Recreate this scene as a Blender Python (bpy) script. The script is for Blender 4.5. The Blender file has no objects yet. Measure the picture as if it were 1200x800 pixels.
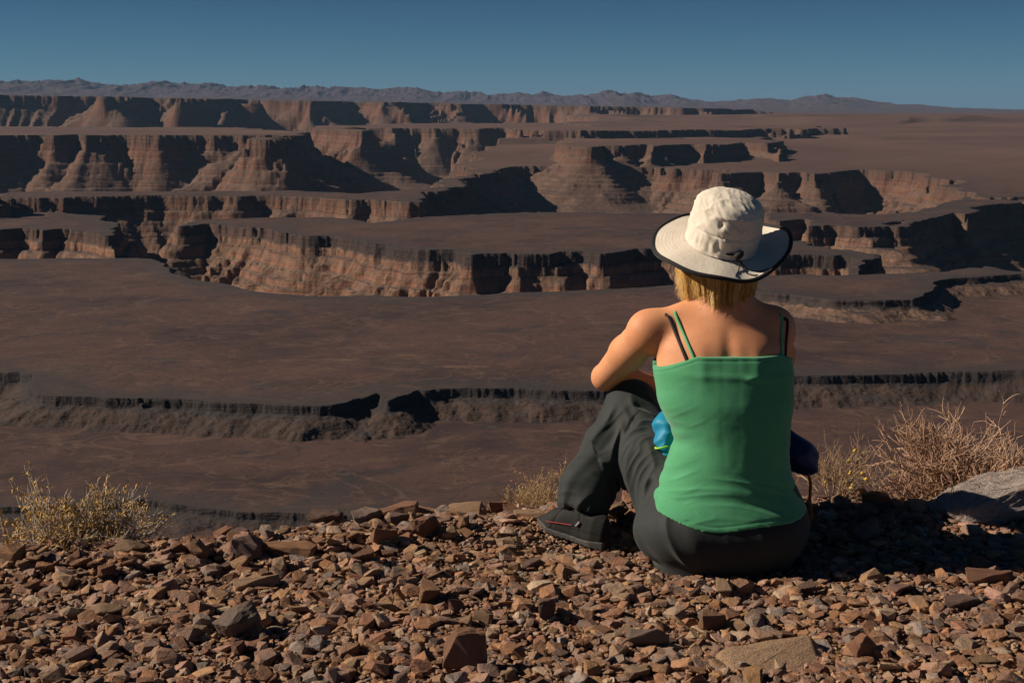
import bpy, bmesh, math, random
import numpy as np
from mathutils import Vector, Matrix
from mathutils.bvhtree import BVHTree

scene = bpy.context.scene
COL = scene.collection
rng = np.random.default_rng(7)
random.seed(7)
EYE = 1.16                                   # camera height above the lookout, metres

# ------------------------------------------------------------------ helpers
def tag(o, label=None, cat=None, group=None, kind=None):
    if label: o['label'] = label
    if cat: o['category'] = cat
    if group: o['group'] = group
    if kind: o['kind'] = kind
    return o

def mesh_np(name, verts, faces, smooth=True):
    """verts (n,3), faces (m,k) -> mesh, fast"""
    me = bpy.data.meshes.new(name)
    verts = np.ascontiguousarray(verts, dtype=np.float32)
    faces = np.ascontiguousarray(faces, dtype=np.int32)
    m, k = faces.shape
    me.vertices.add(len(verts)); me.vertices.foreach_set('co', verts.ravel())
    me.loops.add(m * k); me.loops.foreach_set('vertex_index', faces.ravel())
    me.polygons.add(m)
    me.polygons.foreach_set('loop_start', np.arange(0, m * k, k, dtype=np.int32))
    me.polygons.foreach_set('use_smooth', np.full(m, smooth, dtype=bool))
    me.update(calc_edges=True)
    return me

def obj(name, me, mat=None, parent=None, loc=None):
    o = bpy.data.objects.new(name, me)
    COL.objects.link(o)
    if mat is not None and me is not None and not me.materials: me.materials.append(mat)
    if parent is not None: o.parent = parent
    if loc is not None: o.location = loc
    return o

def empty(name, loc):
    o = bpy.data.objects.new(name, None); COL.objects.link(o); o.location = loc
    o.empty_display_size = 0.1
    return o

# hashed value noise, vectorised
def _h(ix, iy, seed):
    h = (ix.astype(np.uint32) * np.uint32(374761393) + iy.astype(np.uint32) * np.uint32(668265263) + np.uint32(seed * 2246822519 & 0xffffffff))
    h ^= h >> np.uint32(13); h *= np.uint32(1274126177); h ^= h >> np.uint32(16)
    return (h & np.uint32(0xffffff)).astype(np.float32) / np.float32(16777215)

def vnoise(x, y, seed=0):
    x = np.asarray(x, np.float32); y = np.asarray(y, np.float32)
    fx = np.floor(x); fy = np.floor(y)
    ix = fx.astype(np.int64) & 0xffffffff; iy = fy.astype(np.int64) & 0xffffffff
    tx = x - fx; ty = y - fy
    tx = tx * tx * tx * (tx * (tx * 6 - 15) + 10); ty = ty * ty * ty * (ty * (ty * 6 - 15) + 10)
    ix1 = (ix + 1) & 0xffffffff; iy1 = (iy + 1) & 0xffffffff
    a = _h(ix, iy, seed); b = _h(ix1, iy, seed); c = _h(ix, iy1, seed); d = _h(ix1, iy1, seed)
    return (a + (b - a) * tx) * (1 - ty) + (c + (d - c) * tx) * ty      # 0..1

def fbm(x, y, seed=0, octaves=4, gain=0.5):
    s = 0; a = 1.; n = 0.
    for k in range(octaves):
        s = s + a * (vnoise(x * 2.03 ** k + 13.7 * k, y * 2.03 ** k - 7.1 * k, seed + k) - .5)
        n += a; a *= gain
    return s / n * 2                                                       # about -1..1

def ridged(x, y, seed=0, octaves=3, gain=0.5):
    s = 0; a = 1.; n = 0.
    for k in range(octaves):
        s = s + a * np.abs(2 * vnoise(x * 2.1 ** k + 5.3 * k, y * 2.1 ** k + 9.9 * k, seed + k) - 1)
        n += a; a *= gain
    return s / n                                                           # 0 valley .. 1

# node helpers
class NT:
    def __init__(self, mat):
        self.t = mat.node_tree; self.t.nodes.clear()
    def n(self, typ, **kw):
        nd = self.t.nodes.new(typ)
        for k, v in kw.items():
            if k == 'inputs':
                for i, val in v.items():
                    if isinstance(val, bpy.types.NodeSocket): self.t.links.new(val, nd.inputs[i])
                    else: nd.inputs[i].default_value = val
            else: setattr(nd, k, v)
        return nd
    def math(self, op, a, b=0.0, clamp=False):
        return self.n('ShaderNodeMath', operation=op, use_clamp=clamp, inputs={0: a, 1: b}).outputs[0]
    def mix(self, fac, a, b, blend='MIX'):
        nd = self.n('ShaderNodeMix', data_type='RGBA', blend_type=blend)
        for i, v in ((0, fac), (6, a), (7, b)):
            if isinstance(v, bpy.types.NodeSocket): self.t.links.new(v, nd.inputs[i])
            else: nd.inputs[i].default_value = v if i == 0 else (*v[:3], 1)
        return nd.outputs[2]
    def ramp(self, fac, stops, interp='LINEAR'):
        nd = self.n('ShaderNodeValToRGB', inputs={0: fac})
        cr = nd.color_ramp; cr.interpolation = interp
        while len(cr.elements) < len(stops): cr.elements.new(0.5)
        for e, (p, c) in zip(cr.elements, stops):
            e.position = p; e.color = (*c[:3], 1) if hasattr(c, '__len__') else (c, c, c, 1)
        return nd.outputs[0]
    def noise(self, vec, scale, detail=3, rough=.55, dist=0, out=0):
        nd = self.n('ShaderNodeTexNoise', inputs={'Scale': scale, 'Detail': detail, 'Roughness': rough, 'Distortion': dist})
        if vec is not None: self.t.links.new(vec, nd.inputs['Vector'])
        return nd.outputs[out]
    def mapping(self, vec, scale=(1, 1, 1), rot=(0, 0, 0), loc=(0, 0, 0)):
        return self.n('ShaderNodeMapping', inputs={'Vector': vec, 'Scale': scale, 'Rotation': rot, 'Location': loc}).outputs[0]
    def bump(self, height, dist=.01, strength=1.):
        return self.n('ShaderNodeBump', inputs={'Height': height, 'Distance': dist, 'Strength': strength}).outputs[0]
    def out(self, color, rough=.8, normal=None, **kw):
        b = self.n('ShaderNodeBsdfPrincipled')
        for i, v in {'Base Color': color, 'Roughness': rough, **kw}.items():
            if isinstance(v, bpy.types.NodeSocket): self.t.links.new(v, b.inputs[i])
            else: b.inputs[i].default_value = (*v, 1) if i == 'Base Color' and len(v) == 3 else v
        if normal is not None: self.t.links.new(normal, b.inputs['Normal'])
        o = self.n('ShaderNodeOutputMaterial')
        self.t.links.new(b.outputs[0], o.inputs[0])
        return b

def new_mat(name):
    m = bpy.data.materials.new(name); m.use_nodes = True
    return m, NT(m)
# ------------------------------------------------------------------ camera, sky, sun
cam = bpy.data.cameras.new('camera')
cam_o = bpy.data.objects.new('camera', cam); COL.objects.link(cam_o)
cam.sensor_width = 36; cam.lens = 48
cam.clip_start = 0.05; cam.clip_end = 300000
TILT = math.atan(270 / 1600)
cam_o.location = (0, 0, EYE)
cam_o.rotation_euler = (math.pi / 2 - TILT, 0, 0)
scene.camera = cam_o

SUN_EL, SUN_AZ = math.radians(32), math.radians(-2)      # azimuth: behind the left shoulder, measured from -X towards -Y
to_sun = Vector((-math.cos(SUN_AZ) * math.cos(SUN_EL), -math.sin(SUN_AZ) * math.cos(SUN_EL), math.sin(SUN_EL)))
sun = bpy.data.lights.new('sun', 'SUN')
sun.energy = 5.0; sun.angle = math.radians(.53); sun.color = (1.0, .865, .70)
sun_o = bpy.data.objects.new('sun', sun); COL.objects.link(sun_o)
sun_o.rotation_euler = to_sun.to_track_quat('Z', 'Y').to_euler()
sun_o.location = (-20, -10, 30)

world = bpy.data.worlds.new('World'); scene.world = world
world.use_nodes = True
wt = world.node_tree; wt.nodes.clear()
sky = wt.nodes.new('ShaderNodeTexSky'); sky.sky_type = 'NISHITA'; sky.sun_disc = False
sky.sun_elevation = SUN_EL
sky.sun_rotation = math.atan2(to_sun.x, to_sun.y)
sky.altitude = 1200; sky.air_density = 0.6; sky.dust_density = 0.0; sky.ozone_density = 6.0
bg = wt.nodes.new('ShaderNodeBackground'); bg.inputs[1].default_value = 0.05
wo = wt.nodes.new('ShaderNodeOutputWorld')
tint = wt.nodes.new('ShaderNodeMix'); tint.data_type = 'RGBA'; tint.blend_type = 'MULTIPLY'; tint.inputs[0].default_value = 1
# the photograph's deep teal desert sky: paler at the skyline, darker a few degrees up
tc = wt.nodes.new('ShaderNodeTexCoord'); sx = wt.nodes.new('ShaderNodeSeparateXYZ'); rp = wt.nodes.new('ShaderNodeValToRGB')
wt.links.new(tc.outputs['Generated'], sx.inputs[0]); wt.links.new(sx.outputs[2], rp.inputs[0])
rp.color_ramp.elements[0].position = 0.0; rp.color_ramp.elements[0].color = (.34, .68, .62, 1)
rp.color_ramp.elements[1].position = 0.10; rp.color_ramp.elements[1].color = (.09, .33, .43, 1)
wt.links.new(sky.outputs[0], tint.inputs[6]); wt.links.new(rp.outputs[0], tint.inputs[7]); wt.links.new(tint.outputs[2], bg.inputs[0])
wt.links.new(bg.outputs[0], wo.inputs[0])

vs = scene.view_settings
scene.display_settings.display_device = 'sRGB'
vs.view_transform = 'Standard'; vs.look = 'None'; vs.exposure = 0.33; vs.gamma = 1.0
vs.use_curve_mapping = False
scene.cycles.max_bounces = 6; scene.cycles.diffuse_bounces = 3; scene.cycles.volume_bounces = 1

# desert air: one even volume round everything
def haze():
    bm = bmesh.new(); bmesh.ops.create_cube(bm, size=1)
    me = bpy.data.meshes.new('haze'); bm.to_mesh(me); bm.free()
    o = obj('haze', me); o.scale = (280000, 190000, 2200); o.location = (0, 60000, 2200 / 2 - 460)
    m = bpy.data.materials.new('air'); m.use_nodes = True; nt = m.node_tree; nt.nodes.clear()
    v = nt.nodes.new('ShaderNodeVolumePrincipled'); v.inputs['Density'].default_value = HAZE; v.inputs['Color'].default_value = (.24, .42, .66, 1)
    v.inputs['Anisotropy'].default_value = 0.0
    out = nt.nodes.new('ShaderNodeOutputMaterial'); nt.links.new(v.outputs[0], out.inputs['Volume'])
    me.materials.append(m); tag(o, kind='stuff')
HAZE = 1.35e-5
haze()
# ------------------------------------------------------------------ canyon terrain
# table lands in plan (metres, camera at the origin looking along +Y): rim height, rim polygon
PLATEAUS = {
    'bench_low': (-200, [(-572, 679), (-353, 683), (-264, 679), (-238, 681), (-222, 687), (-194, 697), (-178, 689), (-163, 683), (-130, 670), (-73, 664), (0, 661), (120, 615), (251, 547), (426, 460), (2600, 900), (2600, 1500), (-2600, 1500), (-2600, 900)]),
    'bench': (-184, [(-939, 984), (-545, 952), (-367, 961), (-350, 964), (-334, 952), (-327, 915), (-305, 884), (-279, 876), (-222, 870), (-165, 860), (-114, 852), (-96, 873), (-89, 887), (-89, 873), (-81, 862), (-76, 873), (-64, 892), (-23, 901), (23, 898), (57, 898), (116, 906), (167, 939), (200, 952), (274, 958), (372, 974), (573, 1002), (1093, 1077), (1502, 1492), (899, 1589), (587, 1556), (567, 1643), (499, 1556), (285, 1508), (183, 1455), (107, 1420), (35, 1406), (-69, 1366), (-127, 1347), (-188, 1354), (-256, 1399), (-356, 1531), (-450, 1730), (-651, 1730), (-977, 1730), (-1628, 1730)]),
    'shelf': (-168, [(230, 1343), (231, 1310), (243, 1284), (271, 1266), (298, 1225), (338, 1220), (373, 1231), (401, 1284), (446, 1363), (493, 1399), (536, 1421), (848, 1501), (1615, 1609), (1771, 1767), (877, 1553), (548, 1452), (510, 1476), (460, 1437), (356, 1414), (264, 1399), (233, 1370)]),
    'mesa': (-175, [(-489, 2102), (-453, 2134), (-407, 2102), (-345, 2041), (-291, 1956), (-263, 1956), (-213, 1890), (-170, 1805), (-134, 1782), (-88, 1760), (-53, 1701), (-16, 1711), (0, 1696), (43, 1711), (76, 1732), (102, 1717), (154, 1754), (199, 1760), (282, 1727), (336, 1675), (405, 1675), (407, 1563), (400, 1480), (430, 1717), (429, 1853), (396, 1916), (352, 2012), (293, 2346), (149, 2386), (-59, 2346), (-172, 2289), (-217, 2166), (-279, 2235), (-343, 2289), (-425, 2271), (-502, 2235)]),
    'right_table': (-180, [(431, 2298), (452, 2228), (495, 2298), (512, 2228), (513, 2130), (567, 2161), (595, 2114), (643, 2228), (677, 2298), (651, 2161), (718, 2298), (820, 2539), (813, 2413), (914, 2655), (1026, 2864), (1040, 2782), (1340, 3075), (1797, 3210), (3458, 3477), (5879, 5932), (2756, 4938), (1149, 3561), (842, 2730), (754, 2517), (602, 2413), (459, 2454)]),
    'north_rim': (-175, [(-129, 3785), (-48, 4053), (27, 4297), (97, 4362), (191, 4396), (269, 4329), (430, 4329), (525, 4233), (596, 4171), (627, 3941), (710, 4082), (763, 3888), (818, 4053), (844, 3941), (916, 3996), (1011, 4233), (1077, 4233), (1119, 4171), (1141, 3996), (1188, 3888), (1117, 3463), (940, 2990), (947, 2869), (1748, 3121), (3486, 3505), (9000, 9000), (9000, 90000), (-1000, 90000), (500, 14000), (400, 7000), (-130, 5200)]),
    'narrow_table': (-175, [(-1016, 2812), (-1016, 2898), (-919, 2855), (-884, 2898), (-812, 2898), (-729, 2928), (-662, 2898), (-611, 2928), (-539, 2884), (-490, 2913), (-427, 2855), (-344, 2758), (-292, 2758), (-230, 2679), (-203, 2840), (-184, 2990), (-129, 3785), (-149, 3996), (-215, 3463), (-250, 3087), (-332, 2959), (-485, 3121), (-680, 3121), (-1082, 3087)]),
    'west_table': (-175, [(-1942, 2071), (-1148, 2041), (-841, 2102), (-777, 2071), (-749, 2102), (-694, 2056), (-672, 2086), (-625, 2041), (-543, 1929), (-508, 1865), (-618, 2200), (-706, 2308), (-932, 2491), (-1462, 2606), (-2436, 2606)]),
    'west_spur': (-125, [(-2258, 2421), (-1404, 2510), (-1056, 2574), (-922, 2393), (-848, 2235), (-1151, 2944), (-1772, 3173), (-2953, 3173)]),
    'west_plateau': (-85, [(-3972, 4282), (-2537, 4559), (-2016, 4943), (-1840, 4960), (-1754, 5067), (-1661, 4978), (-1625, 5104), (-1497, 4943), (-1414, 5086), (-1239, 5013), (-1132, 5086), (-981, 4960), (-905, 5049), (-781, 4712), (-694, 4282), (-1011, 6150), (-1529, 7075), (-2299, 7448), (-2913, 7862), (-4626, 8326), (-7710, 8326)]),
    'mid_plateau': (-80, [(-673, 5793), (-700, 6664), (-591, 6598), (-499, 6731), (-412, 6664), (-292, 6766), (-165, 6664), (-42, 6731), (49, 6664), (137, 5551), (1500, 6300), (1500, 9500), (-800, 8800), (-1050, 7400)]),
    'upper_step': (-112, [(166, 4881), (214, 4311), (277, 4468), (328, 4415), (421, 4695), (437, 4415), (589, 4756), (646, 4636), (765, 4947), (924, 5153), (884, 4636), (1250, 6631), (883, 7143), (328, 6631)]),
}

FAR_RIM = [(-9000, 9800), (-5200, 8400), (-3190, 8400), (-2500, 8600), (-2300, 8150), (-2150, 8600), (-1850, 8250), (-1700, 8900),
           (-1450, 8750), (-1150, 9300), (-950, 8950), (-650, 9350), (-300, 9150), (200, 9450), (600, 9250), (900, 9500), (1250, 9250),
           (1500, 9400), (1780, 10800), (2400, 12500), (9000, 26000), (9000, 90000), (-60000, 90000), (-60000, 12000)]

def rows():
    r = [4.4]
    def to(lim, step):
        while r[-1] < lim: r.append(r[-1] * (1 + step))
    to(560, .03); to(640, .006); to(735, .0011); to(830, .003); to(1000, .0010); to(1180, .0028)
    to(1460, .0011); to(1700, .0016); to(2350, .00105); to(2750, .0014); to(6500, .0012); to(8200, .0018); to(10500, .0012)
    to(16000, .006); to(34000, .004); to(120000, .05)
    return np.array(r)
R_ = rows()
T_ = np.concatenate([np.linspace(-1.15, -.42, 80), np.linspace(-.415, .415, 1180), np.linspace(.42, 1.15, 80)])
NR, NC = len(R_), len(T_)

def poly_field(poly, X, Y, lam, seed):
    """signed distance (positive outside) and gully noise taken at the nearest point of the rim"""
    P = np.array(poly, np.float32); Q = np.roll(P, -1, 0)
    best = np.full(X.shape, 1e18, np.float32); bx = np.zeros_like(X); by = np.zeros_like(X)
    inside = np.zeros(X.shape, bool)
    for (x0, y0), (x1, y1) in zip(P, Q):
        dx, dy = x1 - x0, y1 - y0
        L = dx * dx + dy * dy + 1e-6
        t = np.clip(((X - x0) * dx + (Y - y0) * dy) / L, 0, 1)
        cx = x0 + t * dx; cy = y0 + t * dy
        d = (X - cx) ** 2 + (Y - cy) ** 2
        m = d < best
        best[m] = d[m]; bx[m] = cx[m]; by[m] = cy[m]
        if y0 != y1:
            inside ^= ((y0 > Y) != (y1 > Y)) & (X < (x1 - x0) * (Y - y0) / (y1 - y0) + x0)
    d = np.sqrt(best); d[inside] *= -1
    g = ridged(bx / lam, by / lam, seed, 2, .4)
    g2 = ridged(bx / lam * 3.3, by / lam * 3.3, seed + 5, 2, .5)
    return d, g, g2

def up(a, fr, fc):
    """bilinear upsampling of a coarse field to the full grid"""
    i0 = np.minimum(fr.astype(int), a.shape[0] - 2); j0 = np.minimum(fc.astype(int), a.shape[1] - 2)
    ti = (fr - i0)[:, None].astype(np.float32); tj = (fc - j0)[None].astype(np.float32)
    lo = a[i0][:, j0] * (1 - tj) + a[i0][:, j0 + 1] * tj
    hi = a[i0 + 1][:, j0] * (1 - tj) + a[i0 + 1][:, j0 + 1] * tj
    return lo * (1 - ti) + hi * ti

PROFILE = np.array([(-1e5, 0), (0, 0), (1.5, 14), (8, 18), (9.5, 30), (28, 41), (30, 49), (64, 71), (66, 76), (125, 113), (127, 117), (210, 164), (330, 195), (520, 210), (1500, 216), (1e5, 216)])
PROFILE_BENCH = np.array([(-1e5, 0), (0, 0), (1.2, 5.5), (9, 8), (28, 16), (30, 24), (60, 40), (63, 56), (140, 100), (260, 160), (1e5, 170)])
# rim noise amplitude, rim noise wavelength, gully depth, gully spacing, scale of the profile
WALL = {'bench_low': (5, 40, 6, 22, .6), 'bench': (7, 45, 10, 16, 1.0), 'shelf': (7, 50, 12, 22, 1.0), 'mesa': (15, 60, 24, 22, .85),
        'right_table': (26, 120, 42, 46, .95), 'north_rim': (45, 150, 52, 48, 1.25), 'narrow_table': (26, 100, 26, 34, .9),
        'west_table': (22, 100, 26, 36, .9), 'west_spur': (30, 140, 50, 56, 1.5), 'west_plateau': (95, 260, 72, 70, 1.7),
        'mid_plateau': (110, 320, 85, 90, 1.3), 'upper_step': (70, 220, 55, 60, 1.0), 'far_wall': (170, 520, 150, 150, 1.45)}

def terrain():
    X = (R_[:, None] * T_[None] / np.sqrt(1 + T_[None] ** 2)).astype(np.float32)
    Y = (R_[:, None] / np.sqrt(1 + T_[None] ** 2)).astype(np.float32)
    D = np.repeat(R_[:, None], NC, 1).astype(np.float32)
    ri = np.unique(np.r_[np.arange(0, NR, 3), NR - 1]); ci = np.unique(np.r_[np.arange(0, NC, 3), NC - 1])
    fr = np.interp(np.arange(NR), ri, np.arange(len(ri))); fc = np.interp(np.arange(NC), ci, np.arange(len(ci)))
    Xc, Yc = X[np.ix_(ri, ci)], Y[np.ix_(ri, ci)]
    # irregular rims: the plan itself is warped before distances are taken
    k1 = np.clip((Dc := D[np.ix_(ri, ci)]) / 2500 - .3, 0, 1); k0 = np.clip((Dc - 1000) / 400, 0, 1)
    wx = 105 * k1 * fbm(Xc / 420, Yc / 420, 301, 3) + 17 * k0 * fbm(Xc / 130, Yc / 130, 303, 3) + 330 * np.clip(Dc / 6000 - .8, 0, 1) * fbm(Xc / 1300, Yc / 1300, 305, 3)
    wy = 105 * k1 * fbm(Xc / 420, Yc / 420, 311, 3) + 17 * k0 * fbm(Xc / 130, Yc / 130, 313, 3) + 330 * np.clip(Dc / 6000 - .8, 0, 1) * fbm(Xc / 1300, Yc / 1300, 315, 3)
    Xc = (Xc + wx).astype(np.float32); Yc = (Yc + wy).astype(np.float32)
    vary = fbm(X / 330, Y / 330, 321, 2)
    und = fbm(X / 260, Y / 260, 3, 3)                                    # gentle rolling of the flats
    small = fbm(X / 34, Y / 34, 9, 3) + 1.3 * (ridged(X / 120, Y / 120, 11, 4, .55) - .5) * np.clip(D / 300 - .6, 0, 1)
    # canyon floor
    Z = np.where(D < 790, -207.5 + .6 * und + .3 * small, -345 + 22 * und).astype(np.float32)
    rimd = np.full(X.shape, 1e4, np.float32)
    plats = dict(PLATEAUS); plats['far_wall'] = (50, FAR_RIM)
    for k, (name, (top, poly)) in enumerate(plats.items()):
        amp, lam, gd, gl, sc = WALL[name]
        dc, gc, gc2 = poly_field(poly, Xc, Yc, gl, 40 + 7 * k)
        d = up(dc, fr, fc)
        lim = 700 * sc
        m = d < lim                                                       # only where this table land can matter
        i, j = np.where(m.any(1))[0], np.where(m.any(0))[0]
        if not len(i): continue
        s = np.s_[i[0]:i[-1] + 1, j[0]:j[-1] + 1]
        x, y, dd = X[s], Y[s], d[s]
        g = up(gc, fr[i[0]:i[-1] + 1], fc[j[0]:j[-1] + 1])
        g2 = up(gc2, fr[i[0]:i[-1] + 1], fc[j[0]:j[-1] + 1])
        w1 = amp * fbm(x / lam, y / lam, 60 + k, 3, .5)
        w2 = amp * ((.14 if amp < 10 else .5) * (ridged(x / lam * 3.1, y / lam * 3.1, 90 + k, 2) - .5) + .30 * fbm(x / lam * 6.3, y / lam * 6.3, 95 + k, 3, .6))
        dn = dd + w1 + w2 * (1 - .85 * np.clip((dd + w1) / (34 * sc), 0, 1))          # crags at the rim, smooth fans below
        f = np.clip(dn / (70 * sc), 0, 1.5)
        dg = dn * (1 + .22 * vary[s]) + gd * np.clip(.9 + 1.1 * vary[s], .25, 1.8) * f * ((.42 - g) * 1.6 + (.42 - g2) * .85 * np.clip(dn / (30 * sc) - .3, 0, 1))
        if amp < 10: dg = dg - np.clip(dn, 0, 11) * np.clip(.18 - 1.5 * fbm(x / 60, y / 60, 170 + k, 3), -.3, .80)   # broken ledges
        prof = PROFILE_BENCH if name in ('bench', 'bench_low', 'shelf') else PROFILE
        drop = np.interp(dg / sc, prof[:, 0], prof[:, 1]).astype(np.float32) * sc
        pz = 12.5 * sc if amp >= 10 else 1e6                                       # beds that weather to ledges
        lay = drop + 2.5 * vary[s]
        drop = drop + np.clip(drop / (12 * sc), 0, 1) * np.clip((175 * sc - drop) / (40 * sc), 0, 1) * pz / 6.283 * .85 * np.sin(6.283 * lay / pz) * (amp >= 10)
        rough = np.clip(dn / 6, 0, 1) * (fbm(x / (7 * sc), y / (7 * sc), 120 + k, 4, .6) * 1.2 - ridged(x / (20 * sc), y / (20 * sc), 150 + k, 3) * 2.0) * sc
        t = np.full(x.shape, top, np.float32)
        if name == 'north_rim': 
            ramp = np.clip((D[s] - 4600) / 4600, 0, 1.1) * 138                      # rising plain, here and there stepped by low ledges
            q = ramp / 27 + 1.1 * fbm(x / 1500, y / 1100, 401, 4, .55); fl = np.floor(q); fr_ = np.clip((q - fl) / .10, 0, 1)
            stepped = ramp + 27 * (fl + fr_ - q) + 13
            mk = np.clip(fbm(x / 1900, y / 1400, 411, 3) * 3 + .75, 0, 1) * np.clip(ramp / 14, 0, 1) * np.clip((150 - ramp) / 30, 0, 1)
            t += (ramp + (stepped - ramp) * mk).astype(np.float32)
        if name == 'far_wall': t = (42 - .0172 * x + np.clip((D[s] - 9500) / 6000, 0, 1) * -25).astype(np.float32)
        t = t + (1.5 if D[s].min() < 3000 else 5) * und[s] + .45 * small[s]
        h = t - drop + rough
        up_ = h > Z[s]
        Z[s] = np.where(up_, h, Z[s])
        r = rimd[s]; r[up_] = (np.maximum(-dn, -300) / sc)[up_]; rimd[s] = r
    # the lookout's own hillside
    hill = -(D - 4.5) * .8 - 1.2 + 2.2 * fbm(X / 9, Y / 9, 5, 4) * np.clip(D / 20 - .3, 0, 1)
    Z = np.maximum(Z, hill)
    # mountain ranges at the horizon
    ang = X / Y
    env = np.interp(ang, [-1.2, -.42, -.375, -.30, -.275, -.22, -.1875, -.125, -.10, -.07, -.03, .0, .03, .06, .09, .105, .125, .155, .175, .2, .225, .24, .26, .285, .32, .4, .6, 1.2],
                    [380, 380, 420, 410, 405, 395, 390, 380, 350, 385, 350, 330, 360, 380, 450, 350, 300, 255, 280, 235, 340, 300, 210, 150, 90, 40, 60, 200])
    bell = np.exp(-((D - 25500) / 3600) ** 2)
    rg = 1 - ridged(X / 1150, Y / 2600, 200, 5, .66)
    near = 120 * np.exp(-((D - 19500) / 1500) ** 2) * np.clip(fbm(X / 3800, Y / 3000, 231, 4), 0, 1) * np.clip((env - 100) / 200, 0, 1)
    Z = Z + bell * np.clip(env, -10, None) * (.25 + .85 * rg) + near
    Z = np.where(D > 12500, np.maximum(Z, -60 + 0 * Z), Z)
    return X, Y, Z, rimd

X, Y, Z, rimd = terrain()
idx = np.arange(NR * NC).reshape(NR, NC)
faces = np.stack([idx[:-1, :-1], idx[:-1, 1:], idx[1:, 1:], idx[1:, :-1]], -1).reshape(-1, 4)
me = mesh_np('terrain', np.stack([X, Y, Z], -1).reshape(-1, 3), faces)
at = me.attributes.new('rim', 'FLOAT', 'POINT'); at.data.foreach_set('value', rimd.ravel())

def terrain_material():
    m, t = new_mat('canyon_rock')
    g = t.n('ShaderNodeNewGeometry'); pos = g.outputs['Position']
    sep = t.n('ShaderNodeSeparateXYZ', inputs={0: pos}); z = sep.outputs[2]
    nz = t.n('ShaderNodeSeparateXYZ', inputs={0: g.outputs['Normal']}).outputs[2]
    dist = t.n('ShaderNodeVectorMath', operation='LENGTH', inputs={0: pos}).outputs['Value']
    rim = t.n('ShaderNodeAttribute', attribute_name='rim').outputs['Fac']
    flat = t.mapping(pos, (1, 1, 0))
    # flats: brown desert pavement with dark basalt patches and thin pale wash lines
    big = t.noise(flat, 1 / 160, 4, .6, .4)
    mid = t.noise(flat, 1 / 34, 5, .65, .6)
    fine = t.noise(flat, 1 / 5, 4, .7)
    c = t.mix(t.ramp(big, [(.36, 0), (.6, 1)]), (.041, .0255, .0265), (.083, .0455, .040))
    c = t.mix(t.ramp(mid, [(.42, 0), (.66, .55)]), c, (.105, .061, .044))
    c = t.mix(t.ramp(t.noise(flat, 1 / 75, 5, .6, 1.2), [(.55, 0), (.68, .8)]), c, (.036, .033, .035))
    wash = t.noise(t.mapping(flat, (1 / 60, 1 / 13, 1)), 1, 5, .7, 1.5)
    c = t.mix(t.ramp(wash, [(.60, 0), (.72, .6)]), c, (.20, .13, .088))
    c = t.mix(t.ramp(fine, [(.3, .35), (.55, 0)]), c, (.03, .024, .023))
    ln = t.math('ABSOLUTE', t.math('SUBTRACT', t.noise(flat, 1 / 85, 4, .55, 1.0), .5))
    c = t.mix(t.ramp(ln, [(.004, .38), (.014, 0)]), c, (.145, .090, .063))
    ln2 = t.math('ABSOLUTE', t.math('SUBTRACT', t.noise(t.mapping(flat, (1, 1, 1), (0, 0, .7)), 1 / 42, 4, .6, .8), .47))
    c = t.mix(t.ramp(ln2, [(.004, .45), (.02, 0)]), c, (.03, .023, .022))
    scrub = t.n('ShaderNodeTexVoronoi', inputs={'Vector': flat, 'Scale': 1 / 17., 'Randomness': 1})
    c = t.mix(t.ramp(scrub.outputs['Distance'], [(.05, .8), (.11, 0)]), c, (.026, .023, .019))
    dots = t.n('ShaderNodeTexVoronoi', inputs={'Vector': flat, 'Scale': 1 / 7., 'Randomness': 1})
    c = t.mix(t.ramp(dots.outputs['Distance'], [(.05, .85), (.16, 0)]), c, (.022, .019, .018))
    speck = t.noise(flat, 1 / 2.2, 2, .6)
    c = t.mix(t.ramp(speck, [(.66, 0), (.74, .7)]), c, (.22, .15, .11))
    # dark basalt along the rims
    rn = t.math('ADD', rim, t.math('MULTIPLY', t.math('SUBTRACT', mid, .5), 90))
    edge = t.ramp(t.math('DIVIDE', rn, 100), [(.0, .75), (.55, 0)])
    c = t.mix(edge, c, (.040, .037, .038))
    # far flats lose the dark pavement
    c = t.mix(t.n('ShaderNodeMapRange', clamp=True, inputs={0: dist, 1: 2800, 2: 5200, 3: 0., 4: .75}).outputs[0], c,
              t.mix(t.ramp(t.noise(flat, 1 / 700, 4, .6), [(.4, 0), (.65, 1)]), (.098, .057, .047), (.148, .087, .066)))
    # walls: strata in z, warped a little
    wz = t.math('ADD', z, t.math('MULTIPLY', t.math('SUBTRACT', t.noise(pos, 1 / 60, 3), .5), 12))
    s1 = t.n('ShaderNodeTexNoise', noise_dimensions='1D', inputs={'W': t.math('DIVIDE', wz, 9), 'Scale': 1, 'Detail': 4, 'Roughness': .75}).outputs[0]
    strata = t.ramp(s1, [(.25, (.075, .043, .033)), (.38, (.165, .080, .052)), (.48, (.25, .120, .076)), (.55, (.13, .074, .056)), (.63, (.31, .175, .112)), (.75, (.21, .10, .062))])
    blotch = t.noise(pos, 1 / 28, 5, .65)
    w = t.mix(t.ramp(blotch, [(.35, 0), (.62, .5)]), strata, (.22, .115, .070))
    w = t.mix(t.ramp(t.noise(pos, 1 / 11, 4, .7), [(.5, 0), (.72, .7)]), w, (.085, .058, .048))
    # talus
    tal = t.mix(t.ramp(t.noise(pos, 1 / 20, 5, .65), [(.35, 0), (.65, 1)]), (.105, .066, .050), (.18, .110, .076))
    tal = t.mix(t.ramp(s1, [(.36, .55), (.46, 0), (.56, 0), (.66, .5)]), tal, t.mix(t.ramp(s1, [(.4, 0), (.6, 1)]), (.085, .052, .042), (.25, .158, .105)))
    tal = t.mix(t.ramp(t.noise(pos, 1 / 3.5, 3, .7), [(.45, 0), (.7, .5)]), tal, (.06, .043, .038))
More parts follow.
